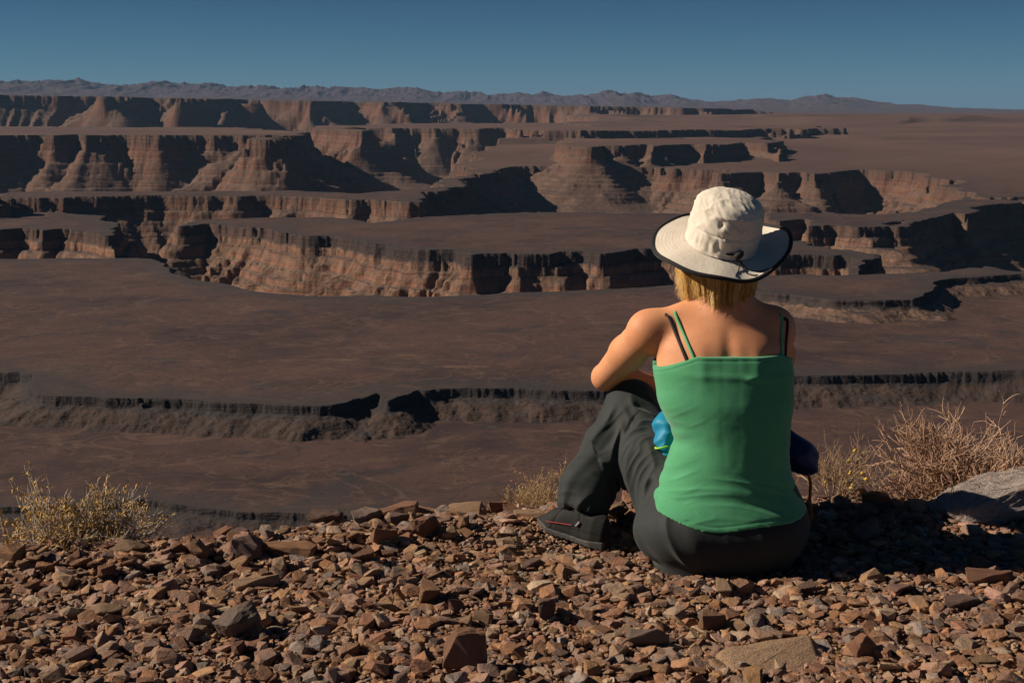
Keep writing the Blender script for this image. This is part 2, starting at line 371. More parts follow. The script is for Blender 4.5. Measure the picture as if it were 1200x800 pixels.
    near = t.n('ShaderNodeMapRange', clamp=True, inputs={0: dist, 1: 1100, 2: 1250, 3: .8, 4: 0.}).outputs[0]
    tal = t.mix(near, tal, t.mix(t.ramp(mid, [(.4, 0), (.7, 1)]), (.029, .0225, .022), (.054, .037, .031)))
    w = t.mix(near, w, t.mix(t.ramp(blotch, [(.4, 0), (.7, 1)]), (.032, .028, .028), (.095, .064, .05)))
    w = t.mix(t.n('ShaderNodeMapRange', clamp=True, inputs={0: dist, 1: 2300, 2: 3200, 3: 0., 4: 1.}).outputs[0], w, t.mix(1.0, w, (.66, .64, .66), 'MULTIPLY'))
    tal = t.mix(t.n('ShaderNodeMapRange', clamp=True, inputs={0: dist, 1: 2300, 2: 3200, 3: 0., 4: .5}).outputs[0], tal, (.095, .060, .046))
    # the dark ranges on the horizon, haze blue painted into their colour
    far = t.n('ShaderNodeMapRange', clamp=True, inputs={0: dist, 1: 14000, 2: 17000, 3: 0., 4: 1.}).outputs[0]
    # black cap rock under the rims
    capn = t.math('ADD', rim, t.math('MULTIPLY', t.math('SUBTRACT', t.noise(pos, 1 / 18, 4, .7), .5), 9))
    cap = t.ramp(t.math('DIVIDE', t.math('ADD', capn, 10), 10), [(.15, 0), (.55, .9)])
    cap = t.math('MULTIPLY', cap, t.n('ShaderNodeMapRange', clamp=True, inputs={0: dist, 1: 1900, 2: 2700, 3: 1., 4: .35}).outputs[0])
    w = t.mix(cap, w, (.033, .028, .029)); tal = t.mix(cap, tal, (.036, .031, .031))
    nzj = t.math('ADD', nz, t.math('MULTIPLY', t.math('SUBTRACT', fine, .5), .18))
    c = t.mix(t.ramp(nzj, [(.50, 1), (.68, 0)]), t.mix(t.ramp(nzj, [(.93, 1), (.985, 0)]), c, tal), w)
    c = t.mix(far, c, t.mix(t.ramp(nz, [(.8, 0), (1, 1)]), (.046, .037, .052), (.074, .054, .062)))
    hgt = t.math('ADD', t.math('MULTIPLY', t.noise(pos, 1 / 7, 6, .7), 3.0), t.math('MULTIPLY', s1, 4.0))
    steep = t.ramp(nz, [(.75, 1), (.97, .12)])
    bmp = t.bump(t.math('MULTIPLY', hgt, steep), 1.0, .9)
    t.out(c, .95, bmp, **{'Specular IOR Level': .15})
    return m
terr = obj('terrain', me, terrain_material()); tag(terr, 'brown terraced desert canyon cut into flat table lands', kind='structure')
del X, Y, Z, rimd, faces, idx

# ------------------------------------------------------------------ sculpting: signed distance fields meshed with surface nets
class Field:
    """a block of space that solids are blended into, then meshed"""
    def __init__(self, lo, hi, h):
        self.lo = np.array(lo, np.float32); self.h = h
        n = np.ceil((np.array(hi) - self.lo) / h).astype(int) + 1
        self.ax = [self.lo[k] + h * np.arange(n[k], dtype=np.float32) for k in range(3)]
        self.d = np.full(n, 1.0, np.float32)
    def block(self, lo, hi):
        s = []
        for k in range(3):
            a = int(np.clip(np.floor((lo[k] - self.lo[k]) / self.h), 0, len(self.ax[k]) - 1))
            b = int(np.clip(np.ceil((hi[k] - self.lo[k]) / self.h) + 1, a + 1, len(self.ax[k])))
            s.append(slice(a, b))
        s = tuple(s)
        return s, self.ax[0][s[0]][:, None, None], self.ax[1][s[1]][None, :, None], self.ax[2][s[2]][None, None, :]
    def put(self, fn, lo, hi, k=.01, op='add'):
        pad = k + .03
        s, x, y, z = self.block(np.array(lo) - pad, np.array(hi) + pad)
        n = fn(x, y, z).astype(np.float32) + 0 * (x + y + z)
        a = self.d[s]
        if op == 'cut': n = -n; a, n = -a, -n
        if k > 0:
            hh = np.clip(.5 + .5 * (n - a) / k, 0, 1)
            r = n + (a - n) * hh - k * hh * (1 - hh)
        else: r = np.minimum(a, n)
        self.d[s] = -r if op == 'cut' else r
    def cone(self, a, b, ra, rb, k=.012, op='add', sq=(1, 1, 1)):
        a, b = np.array(a, float), np.array(b, float); v = b - a; L = v @ v + 1e-9
        def fn(x, y, z):
            px, py, pz = x - a[0], y - a[1], z - a[2]
            t = np.clip((px * v[0] + py * v[1] + pz * v[2]) / L, 0, 1)
            return np.sqrt((px - t * v[0]) ** 2 + (py - t * v[1]) ** 2 + (pz - t * v[2]) ** 2) - (ra + t * (rb - ra))
        r = max(ra, rb)
        self.put(fn, np.minimum(a, b) - r, np.maximum(a, b) + r, k, op)
    def chain(self, pts, k=.012):
        for (p, r), (q, s) in zip(pts[:-1], pts[1:]): self.cone(p, q, r, s, k)
    def ell(self, c, r, rot=(0, 0, 0), k=.012, op='add'):
        c = np.array(c, float); r = np.array(r, float)
        M = np.array(Matrix.Rotation(rot[2], 3, 'Z') @ Matrix.Rotation(rot[1], 3, 'Y') @ Matrix.Rotation(rot[0], 3, 'X')).T
        def fn(x, y, z):
            px, py, pz = x - c[0], y - c[1], z - c[2]
            q = [(M[i, 0] * px + M[i, 1] * py + M[i, 2] * pz) for i in range(3)]
            k0 = np.sqrt(sum((q[i] / r[i]) ** 2 for i in range(3)))
            k1 = np.sqrt(sum((q[i] / r[i] ** 2) ** 2 for i in range(3))) + 1e-6
            return k0 * (k0 - 1) / k1
        m = r.max(); self.put(fn, c - m, c + m, k, op)
    def mesh(self, relax=2):
        d = self.d; n = d.shape
        c = [d[i:n[0] - 1 + i, j:n[1] - 1 + j, k:n[2] - 1 + k] for i in (0, 1) for j in (0, 1) for k in (0, 1)]
        neg = sum((q < 0).astype(np.int8) for q in c)
        cell = (neg > 0) & (neg < 8)
        ids = np.full(cell.shape, -1, np.int64); I, J, K = np.nonzero(cell); ids[I, J, K] = np.arange(len(I))
        V = np.stack([q[I, J, K] for q in c], 1)
        off = np.array([(i, j, k) for i in (0, 1) for j in (0, 1) for k in (0, 1)], np.float32)
        acc = np.zeros((len(I), 3), np.float32); cnt = np.zeros(len(I), np.float32)
        for a in range(8):
            for b in range(a + 1, 8):
                if np.abs(off[a] - off[b]).sum() != 1: continue
                m = (V[:, a] < 0) != (V[:, b] < 0)
                t = np.where(m, V[:, a] / np.where(m, V[:, a] - V[:, b], 1), 0)[:, None]
                acc += np.where(m[:, None], off[a] + t * (off[b] - off[a]), 0); cnt += m
        P = self.lo + self.h * (np.stack([I, J, K], 1) + acc / cnt[:, None])
        F = []
        for ax in range(3):
            u, v = (ax + 1) % 3, (ax + 2) % 3
            sl0 = [slice(None)] * 3; sl1 = [slice(None)] * 3
            sl0[ax] = slice(0, n[ax] - 1); sl1[ax] = slice(1, n[ax])
            A = d[tuple(sl0)] < 0; B = d[tuple(sl1)] < 0
            for flip, m in ((False, A & ~B), (True, ~A & B)):
                q = np.stack(np.nonzero(m), 1)
                ok = (q[:, u] > 0) & (q[:, v] > 0) & (q[:, u] < n[u] - 1) & (q[:, v] < n[v] - 1)
                q = q[ok]
                def at(du, dv):
                    r = q.copy(); r[:, u] -= du; r[:, v] -= dv
                    return ids[r[:, 0], r[:, 1], r[:, 2]]
                f = np.stack([at(1, 1), at(0, 1), at(0, 0), at(1, 0)], 1)
                F.append(f[:, ::-1] if flip else f)
        F = np.concatenate(F)
        for _ in range(relax):                                        # light smoothing
            s = np.zeros_like(P); w = np.zeros(len(P), np.float32)
            for a in range(4):
                for b in ((a + 1) % 4,):
                    np.add.at(s, F[:, a], P[F[:, b]]); np.add.at(w, F[:, a], 1)
                    np.add.at(s, F[:, b], P[F[:, a]]); np.add.at(w, F[:, b], 1)
            P = .5 * P + .5 * s / np.maximum(w, 1)[:, None]
        return P, F

def smooth_tab(z, tab):
    """smooth interpolation of table rows over z"""
    tab = np.array(tab, float); zs = np.linspace(tab[0, 0], tab[-1, 0], 400)
    out = []
    for c in range(1, tab.shape[1]):
        v = np.interp(zs, tab[:, 0], tab[:, c])
        ker = np.hanning(33); ker /= ker.sum()
        v = np.convolve(np.pad(v, 16, mode='edge'), ker, 'valid')
        out.append(np.interp(z, zs, v))
    return out

def tube(pts, rad, sides=6, caps=True):
    """tube along a polyline -> verts, quads"""
    pts = np.array(pts, float); n = len(pts); rad = np.broadcast_to(np.array(rad, float), (n,))
    T = np.gradient(pts, axis=0); T /= np.linalg.norm(T, axis=1)[:, None] + 1e-9
    up_ = np.array([0, 0, 1.]) if abs(T[0, 2]) < .9 else np.array([1., 0, 0])
    N = np.cross(T[0], up_); N /= np.linalg.norm(N)
    vs_ = []
    for i in range(n):
        N = N - T[i] * (N @ T[i]); N /= np.linalg.norm(N) + 1e-9
        B = np.cross(T[i], N)
        a = np.arange(sides) * 2 * np.pi / sides
        vs_.append(pts[i] + rad[i] * (np.cos(a)[:, None] * N + np.sin(a)[:, None] * B))
    V = np.concatenate(vs_)
    i = np.arange(n - 1)[:, None] * sides; j = np.arange(sides)[None]; k = (j + 1) % sides
    F = np.stack(np.broadcast_arrays(i + j, i + k, i + sides + k, i + sides + j), -1).reshape(-1, 4)
    return V, F

class Soup:
    def __init__(self): self.v, self.f, self.n = [], [], 0
    def add(self, V, F):
        self.v.append(np.asarray(V, float)); self.f.append(np.asarray(F) + self.n); self.n += len(V)
    def mesh(self, name, smooth=True): return mesh_np(name, np.concatenate(self.v), np.concatenate(self.f), smooth)
# ------------------------------------------------------------------ the seated woman
BASE = np.array([.56, 3.45, 0.0])
person = empty('person', BASE)
tag(person, 'person in wide sun hat and green strappy top seated on the gravel, hugging one knee', 'person')
def body_part(name, P, F, mat, parent=None):
    o = obj(name, mesh_np(name, P - BASE, F), mat); o.parent = parent or person
    if parent is not None and parent is not person: o.matrix_parent_inverse = Matrix.Identity(4)
    return o

# --- skin material
def skin_mat():
    m, t = new_mat('skin')
    co = t.n('ShaderNodeTexCoord').outputs['Object']
    c = t.mix(t.ramp(t.noise(co, 9, 4, .6), [(.35, 0), (.7, 1)]), (.64, .275, .130), (.72, .345, .185))
    c = t.mix(t.ramp(t.noise(co, 60, 3, .6), [(.45, 0), (.75, .25)]), c, (.50, .19, .095))
    c = t.mix(t.ramp(t.noise(co, 210, 2, .6), [(.60, 0), (.70, .35)]), c, (.42, .165, .075))
    c = t.mix(t.ramp(t.noise(co, 4.5, 3, .5), [(.45, 0), (.7, .45)]), c, (.66, .235, .115))
    mole = t.n('ShaderNodeTexVoronoi', inputs={'Vector': co, 'Scale': 34, 'Randomness': 1})
    c = t.mix(t.ramp(mole.outputs['Distance'], [(.05, .8), (.085, 0)]), c, t.mix(t.ramp(t.noise(co, 11, 1), [(.5, 0), (.56, 1)]), c, (.16, .07, .045)))
    b = t.bump(t.noise(co, 380, 4, .65), .0014, .5)
    t.out(c, .56, b, **{'Subsurface Weight': .1, 'Subsurface Radius': (.012, .004, .002), 'Specular IOR Level': .28})
    return m
SKIN = skin_mat()

# rows: z, cx, cy, half width, half depth
TORSO = [(-.02, .553, 3.455, .17, .13), (.05, .553, 3.455, .185, .14), (.14, .558, 3.45, .178, .125), (.20, .557, 3.45, .166, .114), (.27, .562, 3.449, .144, .104), (.33, .570, 3.452, .135, .099),
         (.42, .555, 3.468, .164, .104), (.50, .548, 3.490, .171, .102), (.57, .546, 3.51, .168, .096), (.605, .548, 3.522, .140, .082), (.635, .551, 3.53, .098, .068), (.665, .555, 3.535, .062, .056), (.70, .556, 3.54, .05, .05)]
def torso_fn(tab, grow=0., p=2.1, extra=None):
    def fn(x, y, z):
        cx, cy, a, b = smooth_tab(z, tab)
        a = a + grow; b = b + grow
        qx = np.abs((x - cx) / a); qy = np.abs((y - cy) / b)
        r = (qx ** p + qy ** p) ** (1 / p)
        g = np.sqrt((qx ** (p - 1) / a) ** 2 + (qy ** (p - 1) / b) ** 2) / np.maximum(r, 1e-4) ** (p - 1)
        d = (r - 1) / np.maximum(g, 1e-3)
        d = np.maximum(d, np.maximum(tab[0][0] - z, z - tab[-1][0]))
        if extra is not None: d = d + extra(x, y, z)
        return d * .9
    return fn

L_SH, L_EL, L_WR = (.360, 3.535, .590), (.263, 3.768, .424), (.445, 3.845, .372)
R_SH, R_EL, R_WR = (.688, 3.54, .594), (.742, 3.728, .425), (.548, 3.838, .428)
L_HIP, L_KN, L_AN = (.455, 3.47, .11), (.335, 3.752, .343), (.205, 3.615, .075)
R_HIP, R_KN, R_AN = (.645, 3.47, .11), (.615, 3.755, .335), (.63, 3.64, .075)

def finger(f, base, d, bend, side, L, r):
    """three bones, curling round the axis 'side'"""
    p = Vector(base); d = Vector(d).normalized(); side = Vector(side).normalized()
    segs = [L * .45, L * .32, L * .26]; pts = [(p.copy(), r)]
    for i, s in enumerate(segs):
        d = Matrix.Rotation(bend * (.5 if i == 0 else 1), 3, side) @ d
        p = p + d * s; pts.append((p.copy(), r * (.94 - .1 * i)))
    for (a, ra), (b, rb) in zip(pts[:-1], pts[1:]): f.cone(a, b, ra, rb, .004)

def hand(f, wrist, fwd, palm, thumb_side):
    """fwd: along the hand, palm: direction the palm faces"""
    w = Vector(wrist); d = Vector(fwd).normalized(); n = Vector(palm).normalized(); n = (n - d * n.dot(d)).normalized()
    s = d.cross(n).normalized() * thumb_side                         # towards the thumb
    k = w + d * .082
    for o, l in ((.027, .080), (.009, .086), (-.010, .082), (-.028, .074)):
        f.cone(w + s * o * .5, w + s * o + d * l, .0165, .0125, .012)
    ax = d.cross(n)                                                   # turning d towards n
    for o, st, L, r in ((.029, .080, .072, .0083), (.0095, .086, .080, .0086), (-.0105, .082, .074, .0082), (-.029, .074, .058, .0074)):
        finger(f, w + s * o + d * st, d + s * o * 2.2, .55, ax, L, r)
    t0 = w + s * .022 + d * .02 + n * .006
    t1 = t0 + s * .026 + d * .030 + n * .012; t2 = t1 + s * .006 + d * .030 + n * .012; t3 = t2 - s * .004 + d * .024 + n * .008
    for a, b, ra, rb in ((t0, t1, .015, .0115), (t1, t2, .0112, .0098), (t2, t3, .0096, .0078)): f.cone(a, b, ra, rb, .006)

def spine(x, y, z):                                                   # spine groove and shoulder blades
    c = .552
    g = .0055 * np.exp(-((x - c) / .018) ** 2) * np.clip((z - .25) / .1, 0, 1) * np.clip((.63 - z) / .05, 0, 1)
    for sx, zz in ((.462, .53), (.640, .53)):
        g = g - .007 * np.exp(-(((x - sx) / .042) ** 2 + ((z - zz) / .05) ** 2))
        g = g - .003 * np.exp(-(((x - sx - .02 * np.sign(.55 - sx)) / .014) ** 2 + ((z - zz + .02) / .05) ** 2))
    return np.where(y < 3.5, g, 0)

def build_body():
    f = Field((.04, 3.24, -.03), (.86, 4.02, .97), .0036)
    f.put(torso_fn(TORSO, 0, extra=spine), (.3, 3.3, -.02), (.8, 3.7, .70), .02)
    # chest, shoulders, trapezius
    f.ell((.48, 3.575, .46), (.062, .055, .06), k=.03); f.ell((.62, 3.575, .46), (.062, .055, .06), k=.03)
    f.cone((.41, 3.535, .605), (.555, 3.54, .655), .048, .052, .035); f.cone((.672, 3.54, .608), (.555, 3.54, .655), .046, .052, .035)
    # neck and head
    f.cone((.556, 3.525, .63), (.553, 3.555, .74), .058, .053, .03)
    f.ell((.550, 3.575, .815), (.076, .094, .105), (-.12, 0, 0), k=.02)
    f.ell((.546, 3.625, .765), (.056, .055, .065), (-.2, 0, 0), k=.025)          # jaw
    f.cone((.546, 3.668, .805), (.545, 3.690, .776), .007, .0115, .012)          # nose
    f.ell((.5455, 3.684, .774), (.017, .010, .008), k=.008)                      # nostrils
    f.ell((.546, 3.668, .749), (.024, .012, .0065), k=.006); f.ell((.546, 3.666, .738), (.021, .012, .007), k=.006)   # lips
    f.ell((.546, 3.660, .713), (.020, .016, .014), k=.014)                       # chin
    for sx in (-1, 1):
        f.ell((.547 + sx * .031, 3.672, .808), (.019, .014, .012), k=.012, op='cut')    # eye sockets
        f.ell((.547 + sx * .031, 3.656, .808), (.0125, .0125, .0115), k=.003)           # eyes
        f.cone((.547 + sx * .016, 3.668, .828), (.547 + sx * .047, 3.656, .829), .007, .006, .01)   # brows
        f.ell((.550 + sx * .078, 3.572, .80), (.009, .018, .031), (.15, 0, sx * .3), k=.006)         # ears
    # arms
    f.ell(L_SH, (.057, .056, .057), k=.03); f.ell(R_SH, (.054, .055, .056), k=.03)
    f.chain([(L_SH, .052), ((.313, 3.645, .513), .0475), (L_EL, .0365)], .02)
    f.ell((.255, 3.782, .418), (.030, .03, .034), k=.012)
    f.chain([(L_EL, .036), ((.325, 3.80, .408), .0385), (L_WR, .0255)], .012)
    f.chain([(R_SH, .050), ((.716, 3.635, .508), .046), (R_EL, .036)], .02)
    f.chain([(R_EL, .036), ((.68, 3.765, .428), .038), (R_WR, .0255)], .012)
    hand(f, L_WR, (.92, .12, -.25), (-.25, -.25, -.9), -1)
    hand(f, R_WR, (-.90, .10, -.38), (-.25, -.35, -.88), 1)
    # legs (inside the trousers), feet (inside the shoes)
    for hip, kn, an, toe in ((L_HIP, L_KN, L_AN, (.125, 3.622, .042)), (R_HIP, R_KN, R_AN, (.61, 3.76, .035))):
        f.chain([(hip, .074), (kn, .046)], .02)
        mid = (np.array(kn) * .65 + np.array(an) * .35)
        f.chain([(kn, .05), (mid, .05), (an, .034)], .015)
        f.chain([((an[0], an[1], .05), .026), (toe, .020)], .015)
    f.ell((.465, 3.435, .10), (.122, .112, .09), k=.03); f.ell((.637, 3.435, .10), (.112, .112, .09), k=.03)
    return f.mesh(2)

BP, BF = build_body()
body = body_part('body', BP, BF, SKIN)
BVH = BVHTree.FromPolygons([Vector(p) for p in BP], [list(map(int, q)) for q in BF])
# ------------------------------------------------------------------ clothing
def normals(P, F):
    n = np.cross(P[F[:, 2]] - P[F[:, 0]], P[F[:, 3]] - P[F[:, 1]])
    N = np.zeros_like(P)
    for k in range(4): np.add.at(N, F[:, k], n)
    return N / (np.linalg.norm(N, axis=1)[:, None] + 1e-12)

def fabric_mat(name, col, col2=None, rough=.85, weave=900, wb=.25, sheen=.15):
    m, t = new_mat(name)
    co = t.n('ShaderNodeTexCoord').outputs['Object']
    col2 = col2 or tuple(c * .82 for c in col)
    c = t.mix(t.ramp(t.noise(co, 14, 4, .6), [(.35, 0), (.7, 1)]), col, col2)
    h = t.math('ADD', t.math('MULTIPLY', t.noise(t.mapping(co, (1, 1, 1)), weave, 2), .3), t.math('MULTIPLY', t.noise(t.mapping(co, (22, 22, 60)), 1, 4, .6), 1.0))
    t.out(c, rough, t.bump(h, .0016, wb), **{'Sheen Weight': sheen, 'Sheen Roughness': .5, 'Specular IOR Level': .25})
    return m

# ---- trousers
M_TROUSER = fabric_mat('trouser_cloth', (.026, .031, .031), (.019, .023, .023), .75, 1100, .5, .1)
def leg_coords(P, a, b):
    a, b = np.array(a), np.array(b); A = (b - a) / np.linalg.norm(b - a)
    e1 = np.cross(A, [0, 1, 0]); e1 /= np.linalg.norm(e1); e2 = np.cross(A, e1)
    v = P - a
    return v @ A, v @ e1, v @ e2, np.linalg.norm(b - a)

def build_trousers():
    f = Field((.06, 3.24, -.02), (.86, 3.96, .46), .0036)
    f.ell((.468, 3.425, .088), (.150, .134, .105), k=.03); f.ell((.635, 3.425, .088), (.135, .131, .105), k=.05); f.ell((.553, 3.428, .088), (.165, .131, .105), k=.05)
    tf = torso_fn(TORSO, .010)
    f.put(lambda x, y, z: np.maximum(tf(x, y, z), z - .205), (.3, 3.25, .0), (.8, 3.65, .215), .02)
    # left leg, raised
    f.chain([((.455, 3.49, .112), .108), ((.382, 3.61, .215), .084), ((.337, 3.750, .340), .069)], .035)
    f.chain([((.336, 3.752, .338), .069), ((.272, 3.69, .235), .066), ((.208, 3.632, .145), .064), ((.190, 3.608, .085), .060)], .03)
    f.ell((.338, 3.768, .352), (.060, .055, .055), k=.03)
    # right leg, raised too but hidden behind the body
    f.chain([((.648, 3.46, .112), .118), ((.632, 3.62, .225), .090), (R_KN, .068)], .035)
    f.chain([(R_KN, .068), ((.624, 3.70, .2), .066), (R_AN, .060)], .03)
    # cut the leg hems
    s, x, y, z = f.block((0, 3.2, 0), (1, 4, .5))
    d1 = np.array((.190, 3.608, .085)) - np.array((.208, 3.632, .145)); d1 /= np.linalg.norm(d1)
    pl = (x - .193) * d1[0] + (y - 3.611) * d1[1] + (z - .082) * d1[2]
    f.d[s] = np.where((x < .30) & (z < .2) & (y > 3.5), np.maximum(f.d[s], pl), f.d[s])
    f.d[s] = np.where((y > 3.56) & (x > .5) & (z < .12), np.maximum(f.d[s], .085 - z), f.d[s])
    f.d[s] = np.maximum(f.d[s], -.004 - z)
    P, F = f.mesh(2)
    N = normals(P, F)
    # folds: long ones down the shin, slanted ones over the thigh, short ones at the seat
    u, s1, s2, L = leg_coords(P, (.336, 3.752, .338), (.190, 3.608, .085))
    m = np.clip(u / .05, 0, 1) * (np.hypot(s1, s2) < .10) * (P[:, 0] < .36)
    ang = np.arctan2(s1, s2)
    ca, sa = np.cos(ang), np.sin(ang)
    fold = 1 - np.abs(2 * vnoise(ca * 2.3 + u * 4, sa * 2.3 + u * 4.5, 5) - 1) * 1.5
    d = .0105 * fold * m * np.clip(u / .12, .15, 1)
    d += .004 * m * (1 - np.abs(2 * vnoise(u * 42 + ca * .8, sa * 1.2, 8) - 1) * 1.4) * np.clip((u - .20) / .06, 0, 1)
    u, s1, s2, L = leg_coords(P, (.448, 3.46, .112), (.337, 3.750, .340))
    m = np.clip((u - .02) / .06, 0, 1) * np.clip((L - u) / .05, 0, 1) * (np.hypot(s1, s2) < .15) * (P[:, 0] < .55)
    ang = np.arctan2(s1, s2)
    ca, sa = np.cos(ang), np.sin(ang)
    q = 1 - np.abs(2 * vnoise(u * 19 - ca * 2.6, sa * 1.6 + u * 2, 12) - 1) * 1.6
    d += .0080 * q * m
    q = 1 - np.abs(2 * vnoise(u * 46 - ca * 3, sa * 1.8, 15) - 1) * 1.6
    d += .0030 * q * m
    m = np.clip((.24 - P[:, 2]) / .08, 0, 1) * np.clip((3.60 - P[:, 1]) / .1, 0, 1) * np.clip(P[:, 2] / .04, 0, 1)
    an2 = np.arctan2(P[:, 0] - .56, -(P[:, 1] - 3.47))
    q = 1 - np.abs(2 * vnoise(an2 * 4.2 + P[:, 2] * 9, P[:, 2] * 4 + 3, 21) - 1) * 1.6
    d += .0065 * q * m * np.clip((.50 - P[:, 0]) / .06, .25, 1)
    P = P + N * np.clip(d, -.005, .014)[:, None]
    return P, F
TP, TF = build_trousers()
trousers = body_part('trousers', TP, TF, M_TROUSER)

# ---- top
M_TOP = fabric_mat('green_jersey', (.072, .320, .150), (.062, .285, .130), .8, 1300, .35, .25)
M_BLACK = fabric_mat('black_elastic', (.008, .008, .009), None, .7)
TANK = [(.09, .565, 3.450, .194, .142), (.155, .564, 3.447, .190, .138), (.19, .558, 3.445, .177, .128), (.26, .560, 3.449, .152, .111), (.32, .570, 3.452, .143, .105),
        (.42, .555, 3.468, .1695, .110), (.50, .548, 3.490, .1755, .107), (.57, .546, 3.51, .172, .101), (.62, .546, 3.515, .17, .1)]
def tank_top_z(x, y):
    back = .546 - .42 * np.clip(.468 - x, 0, 1) - .5 * np.clip(x - .690, 0, 1)
    return np.where(y < 3.50, back, .515 + .25 * np.clip(y - 3.5, 0, .1))
def tank_hem_z(x, y):
    return np.where(y < 3.45, .122, .135) + .75 * (x - .563) ** 2 + .006 * np.sin((x - .3) * 24)
def build_tank():
    f = Field((.32, 3.26, .08), (.82, 3.70, .62), .0033)
    f.put(torso_fn(TANK, 0., 2.1), (.3, 3.25, .09), (.85, 3.7, .62), .0)
    f.put(torso_fn(TORSO, .0065, 2.1, lambda x, y, z: np.minimum(spine(x, y, z), .001)), (.3, 3.25, .2), (.85, 3.7, .62), .02)
    f.ell((.468, 3.425, .088), (.158, .142, .114), k=.02); f.ell((.635, 3.425, .088), (.143, .139, .114), k=.03); f.ell((.553, 3.428, .088), (.172, .1395, .114), k=.03)
    f.ell((.485, 3.585, .455), (.064, .062, .066), k=.03); f.ell((.617, 3.585, .455), (.064, .062, .066), k=.03)
    s, x, y, z = f.block((0, 3, 0), (1, 4, 1))
    f.d[s] = np.maximum(f.d[s], np.maximum(np.maximum(z - tank_top_z(x, y), tank_hem_z(x, y) - z), .370 - .25 * np.clip(z - .2, 0, .05) - .02 * np.clip((z - .21) / .03, 0, 1) - x + 0 * y))
    P, F = f.mesh(1)
    N = normals(P, F)
    x, y, z = P.T
    zt, zh = tank_top_z(x, y), tank_hem_z(x, y)
    side = np.abs(N[:, 2]) < .6
    d = np.zeros(len(P))
    # bra band under the cloth, seams, hem
    d += .0022 * np.exp(-((z - .497 + .03 * (x - .55)) / .010) ** 2) * (y < 3.52) * np.clip((x - .40) / .05, 0, 1)
    d += .0035 * np.exp(-(((z - .493) / .006) ** 2 + ((x - .602) / .012) ** 2)) * (y < 3.5)
    d += -.0012 * np.exp(-((zt - z - .009) / .0022) ** 2) - .0012 * np.exp(-((z - zh - .014) / .0022) ** 2)
    # creases: level ones at the waist, slanted ones from the left side, bunching over the hips
    lo = np.clip((.31 - z) / .10, 0, 1)
    q = 1 - np.abs(2 * vnoise(x * 5 + 3, z * 52 + 2.2 * np.sin(x * 9), 31) - 1) * 1.7
    d += .0017 * q * lo * np.clip((z - zh) / .02, .2, 1)
    q = 1 - np.abs(2 * vnoise(x * 7 + z * 12, z * 44 - x * 26, 35) - 1) * 1.7
    d += .0026 * q * np.clip((.50 - x) / .10, 0, 1) * np.clip((z - .14) / .05, 0, 1) * np.clip((.47 - z) / .08, .15, 1)
    q = 1 - np.abs(2 * vnoise(x * 7, z * 34 + x * 14, 37) - 1) * 1.7
    d += .0022 * q * np.clip((x - .63) / .08, 0, 1) * np.clip((z - .14) / .05, 0, 1) * np.clip((.40 - z) / .1, 0, 1)
    d += .0012 * fbm(x * 14, z * 14, 44, 3)
    P = P + N * (d * side)[:, None]
    return P, F
KP, KF = build_tank()
tank = body_part('tank_top', KP, KF, M_TOP)

def ribbon(points, width, thick, lift=.0015):
    """a strap lying on the skin through points near it"""
    pts = np.array(points, float); t = np.linspace(0, 1, len(pts)); tt = np.linspace(0, 1, 40)
    pts = np.stack([np.interp(tt, t, pts[:, k]) for k in range(3)], 1)
    S, Nn = [], []
    for p in pts:
        loc = n = None
        if p[1] < 3.47: loc, n, _, _ = BVH.ray_cast(Vector((p[0], 3.0, p[2])), Vector((0, 1, 0)))
        elif p[1] < 3.60: loc, n, _, _ = BVH.ray_cast(Vector((p[0], p[1], .74)), Vector((0, 0, -1)))
        if loc is None: loc, n, _, _ = BVH.find_nearest(Vector(p))
        S.append(np.array(loc)); Nn.append(np.array(n))
    S, Nn = np.array(S), np.array(Nn)
    for _ in range(6):
        S[1:-1] = .5 * S[1:-1] + .25 * (S[:-2] + S[2:]); Nn[1:-1] = .5 * Nn[1:-1] + .25 * (Nn[:-2] + Nn[2:])
    S = [Vector(p) + Vector(n).normalized() * (lift + .0008) for p, n in zip(S, Nn)]; Nn = [Vector(n).normalized() for n in Nn]
    V = []
    for i, (p, n) in enumerate(zip(S, Nn)):
        tan = (S[min(i + 1, 39)] - S[max(i - 1, 0)]).normalized(); sd = tan.cross(n).normalized() * width / 2
        V += [p - sd, p - sd * .8 + n * thick, p + sd * .8 + n * thick, p + sd, p - n * .002]
    i = np.arange(39)[:, None] * 5; j = np.arange(5)[None]; k = (j + 1) % 5
    F = np.stack(np.broadcast_arrays(i + j, i + k, i + 5 + k, i + 5 + j), -1).reshape(-1, 4)
    return np.array(V), F, S, Nn
def strap(xs, width, mat, parent, name, zb=.538):
    x0, x1, x2 = xs
    V, F, S, Nn = ribbon([(x0 + (x1 - x0) * q, 3.4, zb - .012 + (.652 - zb + .012) * q) for q in (0, .2, .4, .6, .8, 1)] + [(x1, 3.50, .70), (x1, 3.56, .70), (x2, 3.62, .64), (x2, 3.66, .57), (x2, 3.66, .50)], width, .0018)
    o = body_part(name, V, F, mat, parent)
    return o, S, Nn
def no_offset(o):                                                    # sub-parts share the parent's frame
    o.location = (0, 0, 0); return o
M_STRAP = fabric_mat('green_strap', (.10, .42, .19), None, .7)
M_METAL, t_ = new_mat('slider_metal'); t_.out((.75, .75, .74), .3, None, Metallic=.9)
for xs, zb in (((.465, .418, .44), .545), ((.688, .700, .66), .530)):
    o, S, Nn = strap(xs, .0072, M_STRAP, tank, 'strap', zb); no_offset(o)
for xs, zb in (((.449, .400, .43), .535), ((.700, .716, .675), .525)):
    o, S, Nn = strap(xs, .0082, M_BLACK, tank, 'bra_strap', zb); no_offset(o); o['label'] = 'black bra strap beside the green one'

